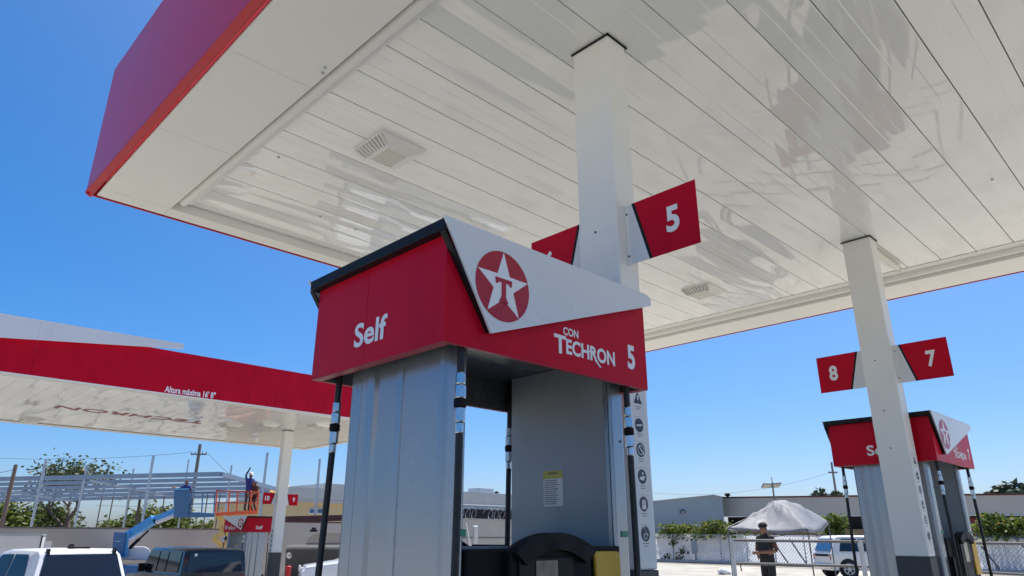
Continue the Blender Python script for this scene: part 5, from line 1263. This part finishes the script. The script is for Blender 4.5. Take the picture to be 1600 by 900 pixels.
tree('bushy_tree', 'low leafy bush under the platforms of the two lifts', hg(325, 66), 4.2, 0.9, 0.18, 2800, 0.18, M['leaf_mid'], 61, group='trees behind the tan wall', clump=0.45, fork=0.28)
def palm(px, d, top_y):
    g = G(px, d); top = P(px, top_y, d); t = thing('palm_tree', 'small dark palm behind the boom lift arm', 'palm tree', g)
    MB().tube([g, g.lerp(Vector((g.x, g.y, top.z)), .5) + Vector((.1, 0, 0)), Vector((g.x, g.y, top.z))], 0.16, 8, 0.11).build('trunk', M['bark'], t, True)
    b = MB(); r = random.Random(3); c = Vector((g.x, g.y, top.z))
    for k in range(16):
        a = 2 * PI * k / 16 + r.random() * .3; dr = Vector((math.cos(a), math.sin(a), 0)); L = r.uniform(1.2, 1.7); sd = Vector((-dr.y, dr.x, 0)); up = r.uniform(0.1, 0.9)
        pts = [c + dr * L * s + Vector((0, 0, up * s - 1.5 * s * s)) for s in (0, .25, .5, .75, 1)]
        for i in range(4):
            for j in range(3):
                p0 = pts[i].lerp(pts[i + 1], j / 3)
                for sg in (-1, 1): b.quad(p0, p0 + dr * 0.1, p0 + dr * 0.22 + sd * sg * 0.32 - Vector((0, 0, .16)), p0 + dr * 0.16 + sd * sg * 0.3 - Vector((0, 0, .16)))
    b.build('crown', M['leaf_dark'], t, True, recalc=False)
palm(208, 62, 765)
# vines on the fence
def vine(px0, px1, ytop, label, seed, n, m='leaf_bright', off=-0.5):
    a, b_ = on_fence(px0, off), on_fence(px1, off); r = random.Random(seed)
    mid = a.lerp(b_, .5); t = thing('vine_shrub', label, 'shrub', (mid.x, mid.y, 0), 0, 'vines growing over the white fence')
    d = (mid - CAM).dot(FWD); zt = EYE + ray((px0 + px1) / 2, ytop).z * d
    st = MB(); pts = []; lobes = []
    for i in range(max(4, int((px1 - px0) / 7))):
        s = r.random(); c = a.lerp(b_, s); h = zt - (zt - 1.7) * abs(2 * s - 1) ** 2 * r.uniform(.5, 1) - r.random() * 0.25
        lobes.append((c, h)); st.tube([Vector((c.x, c.y, 0)), Vector((c.x + r.gauss(0, .2), c.y + r.gauss(0, .2), h * .6)), Vector((c.x + r.gauss(0, .3), c.y + r.gauss(0, .3), h - .1))], 0.025, 5)
    for i in range(n):
        c, h = r.choice(lobes); u = r.random() ** 0.6
        pts.append(Vector((c.x + r.gauss(0, .30), c.y + r.gauss(0, .30), 1.35 + (h - 1.35) * u + r.gauss(0, .06))) + FN * (abs(r.gauss(0, .12)) if u < .3 else 0))
    st.build('stem', M['bark'], t, True); leaf_mesh('foliage', pts, 0.12, M[m], t, seed, 0.6)
    return t
vine(1028, 1060, 818, 'low bright green vine at the left end of the white fence', 1, 900)
vine(1056, 1098, 814, 'bright green vine hanging over the fence above the grey sign', 2, 1300)
vine(1092, 1128, 808, 'tallest vine clump with reddish tips left of the tent', 3, 1300)
vine(1124, 1166, 818, 'thin vine rising behind the left corner of the tent', 4, 900)
vine(1290, 1318, 802, 'green vine between the tent and the white vehicle', 5, 1000)
vine(1534, 1572, 800, 'yellow green vine above the fence right of the number 7 pump', 6, 1300)
vine(1566, 1625, 803, 'yellow green vine above the fence at the right picture edge', 7, 1500)
def fence_leaves():
    for i, (px, z, lab) in enumerate(((1055, 1.2, 'leafy sprig poking through the left part of the white fence'), (1070, 0.7, 'leafy sprig on the white fence left of the grey sign'), (1045, 0.3, 'dark weed at the foot of the white fence left end'), (1062, 0.28, 'dark weed clump at the foot of the white fence below the sprig'))):
        c = on_fence(px, 0.12); c.z = z; r = random.Random(90 + i)
        t = thing('fence_weed', lab, 'plant', (c.x, c.y, 0), 0, 'weeds on the white fence')
        MB().tube([Vector((c.x, c.y, 0)), c], 0.012, 5).build('stem', M['bark'], t, True)
        leaf_mesh('foliage', [c + Vector((r.gauss(0, .14), r.gauss(0, .14), r.gauss(0, .14))) for k in range(70)], 0.09, M['leaf_dark'], t, 95 + i)
fence_leaves()
def crown_tree(px, d, ytop, ybase, w_px, label, seed, n):
    g = G(px, d); top = P(px, ytop, d).z; s = d / F_PX
    return tree('distant_tree', label, g, top * 0.88, 0.65, 0.35, n, 0.5, M['leaf_far'], seed, group='distant trees over the sheds', clump=0.20, fork=0.45, levels=3, flat_top=True)
crown_tree(1306, 130, 770, 778, 50, 'distant flat crowned tree showing above the beige shed', 71, 2200)
crown_tree(1600, 95, 752, 772, 70, 'distant round crowned tree above the beige shed at the right edge', 81, 3000)
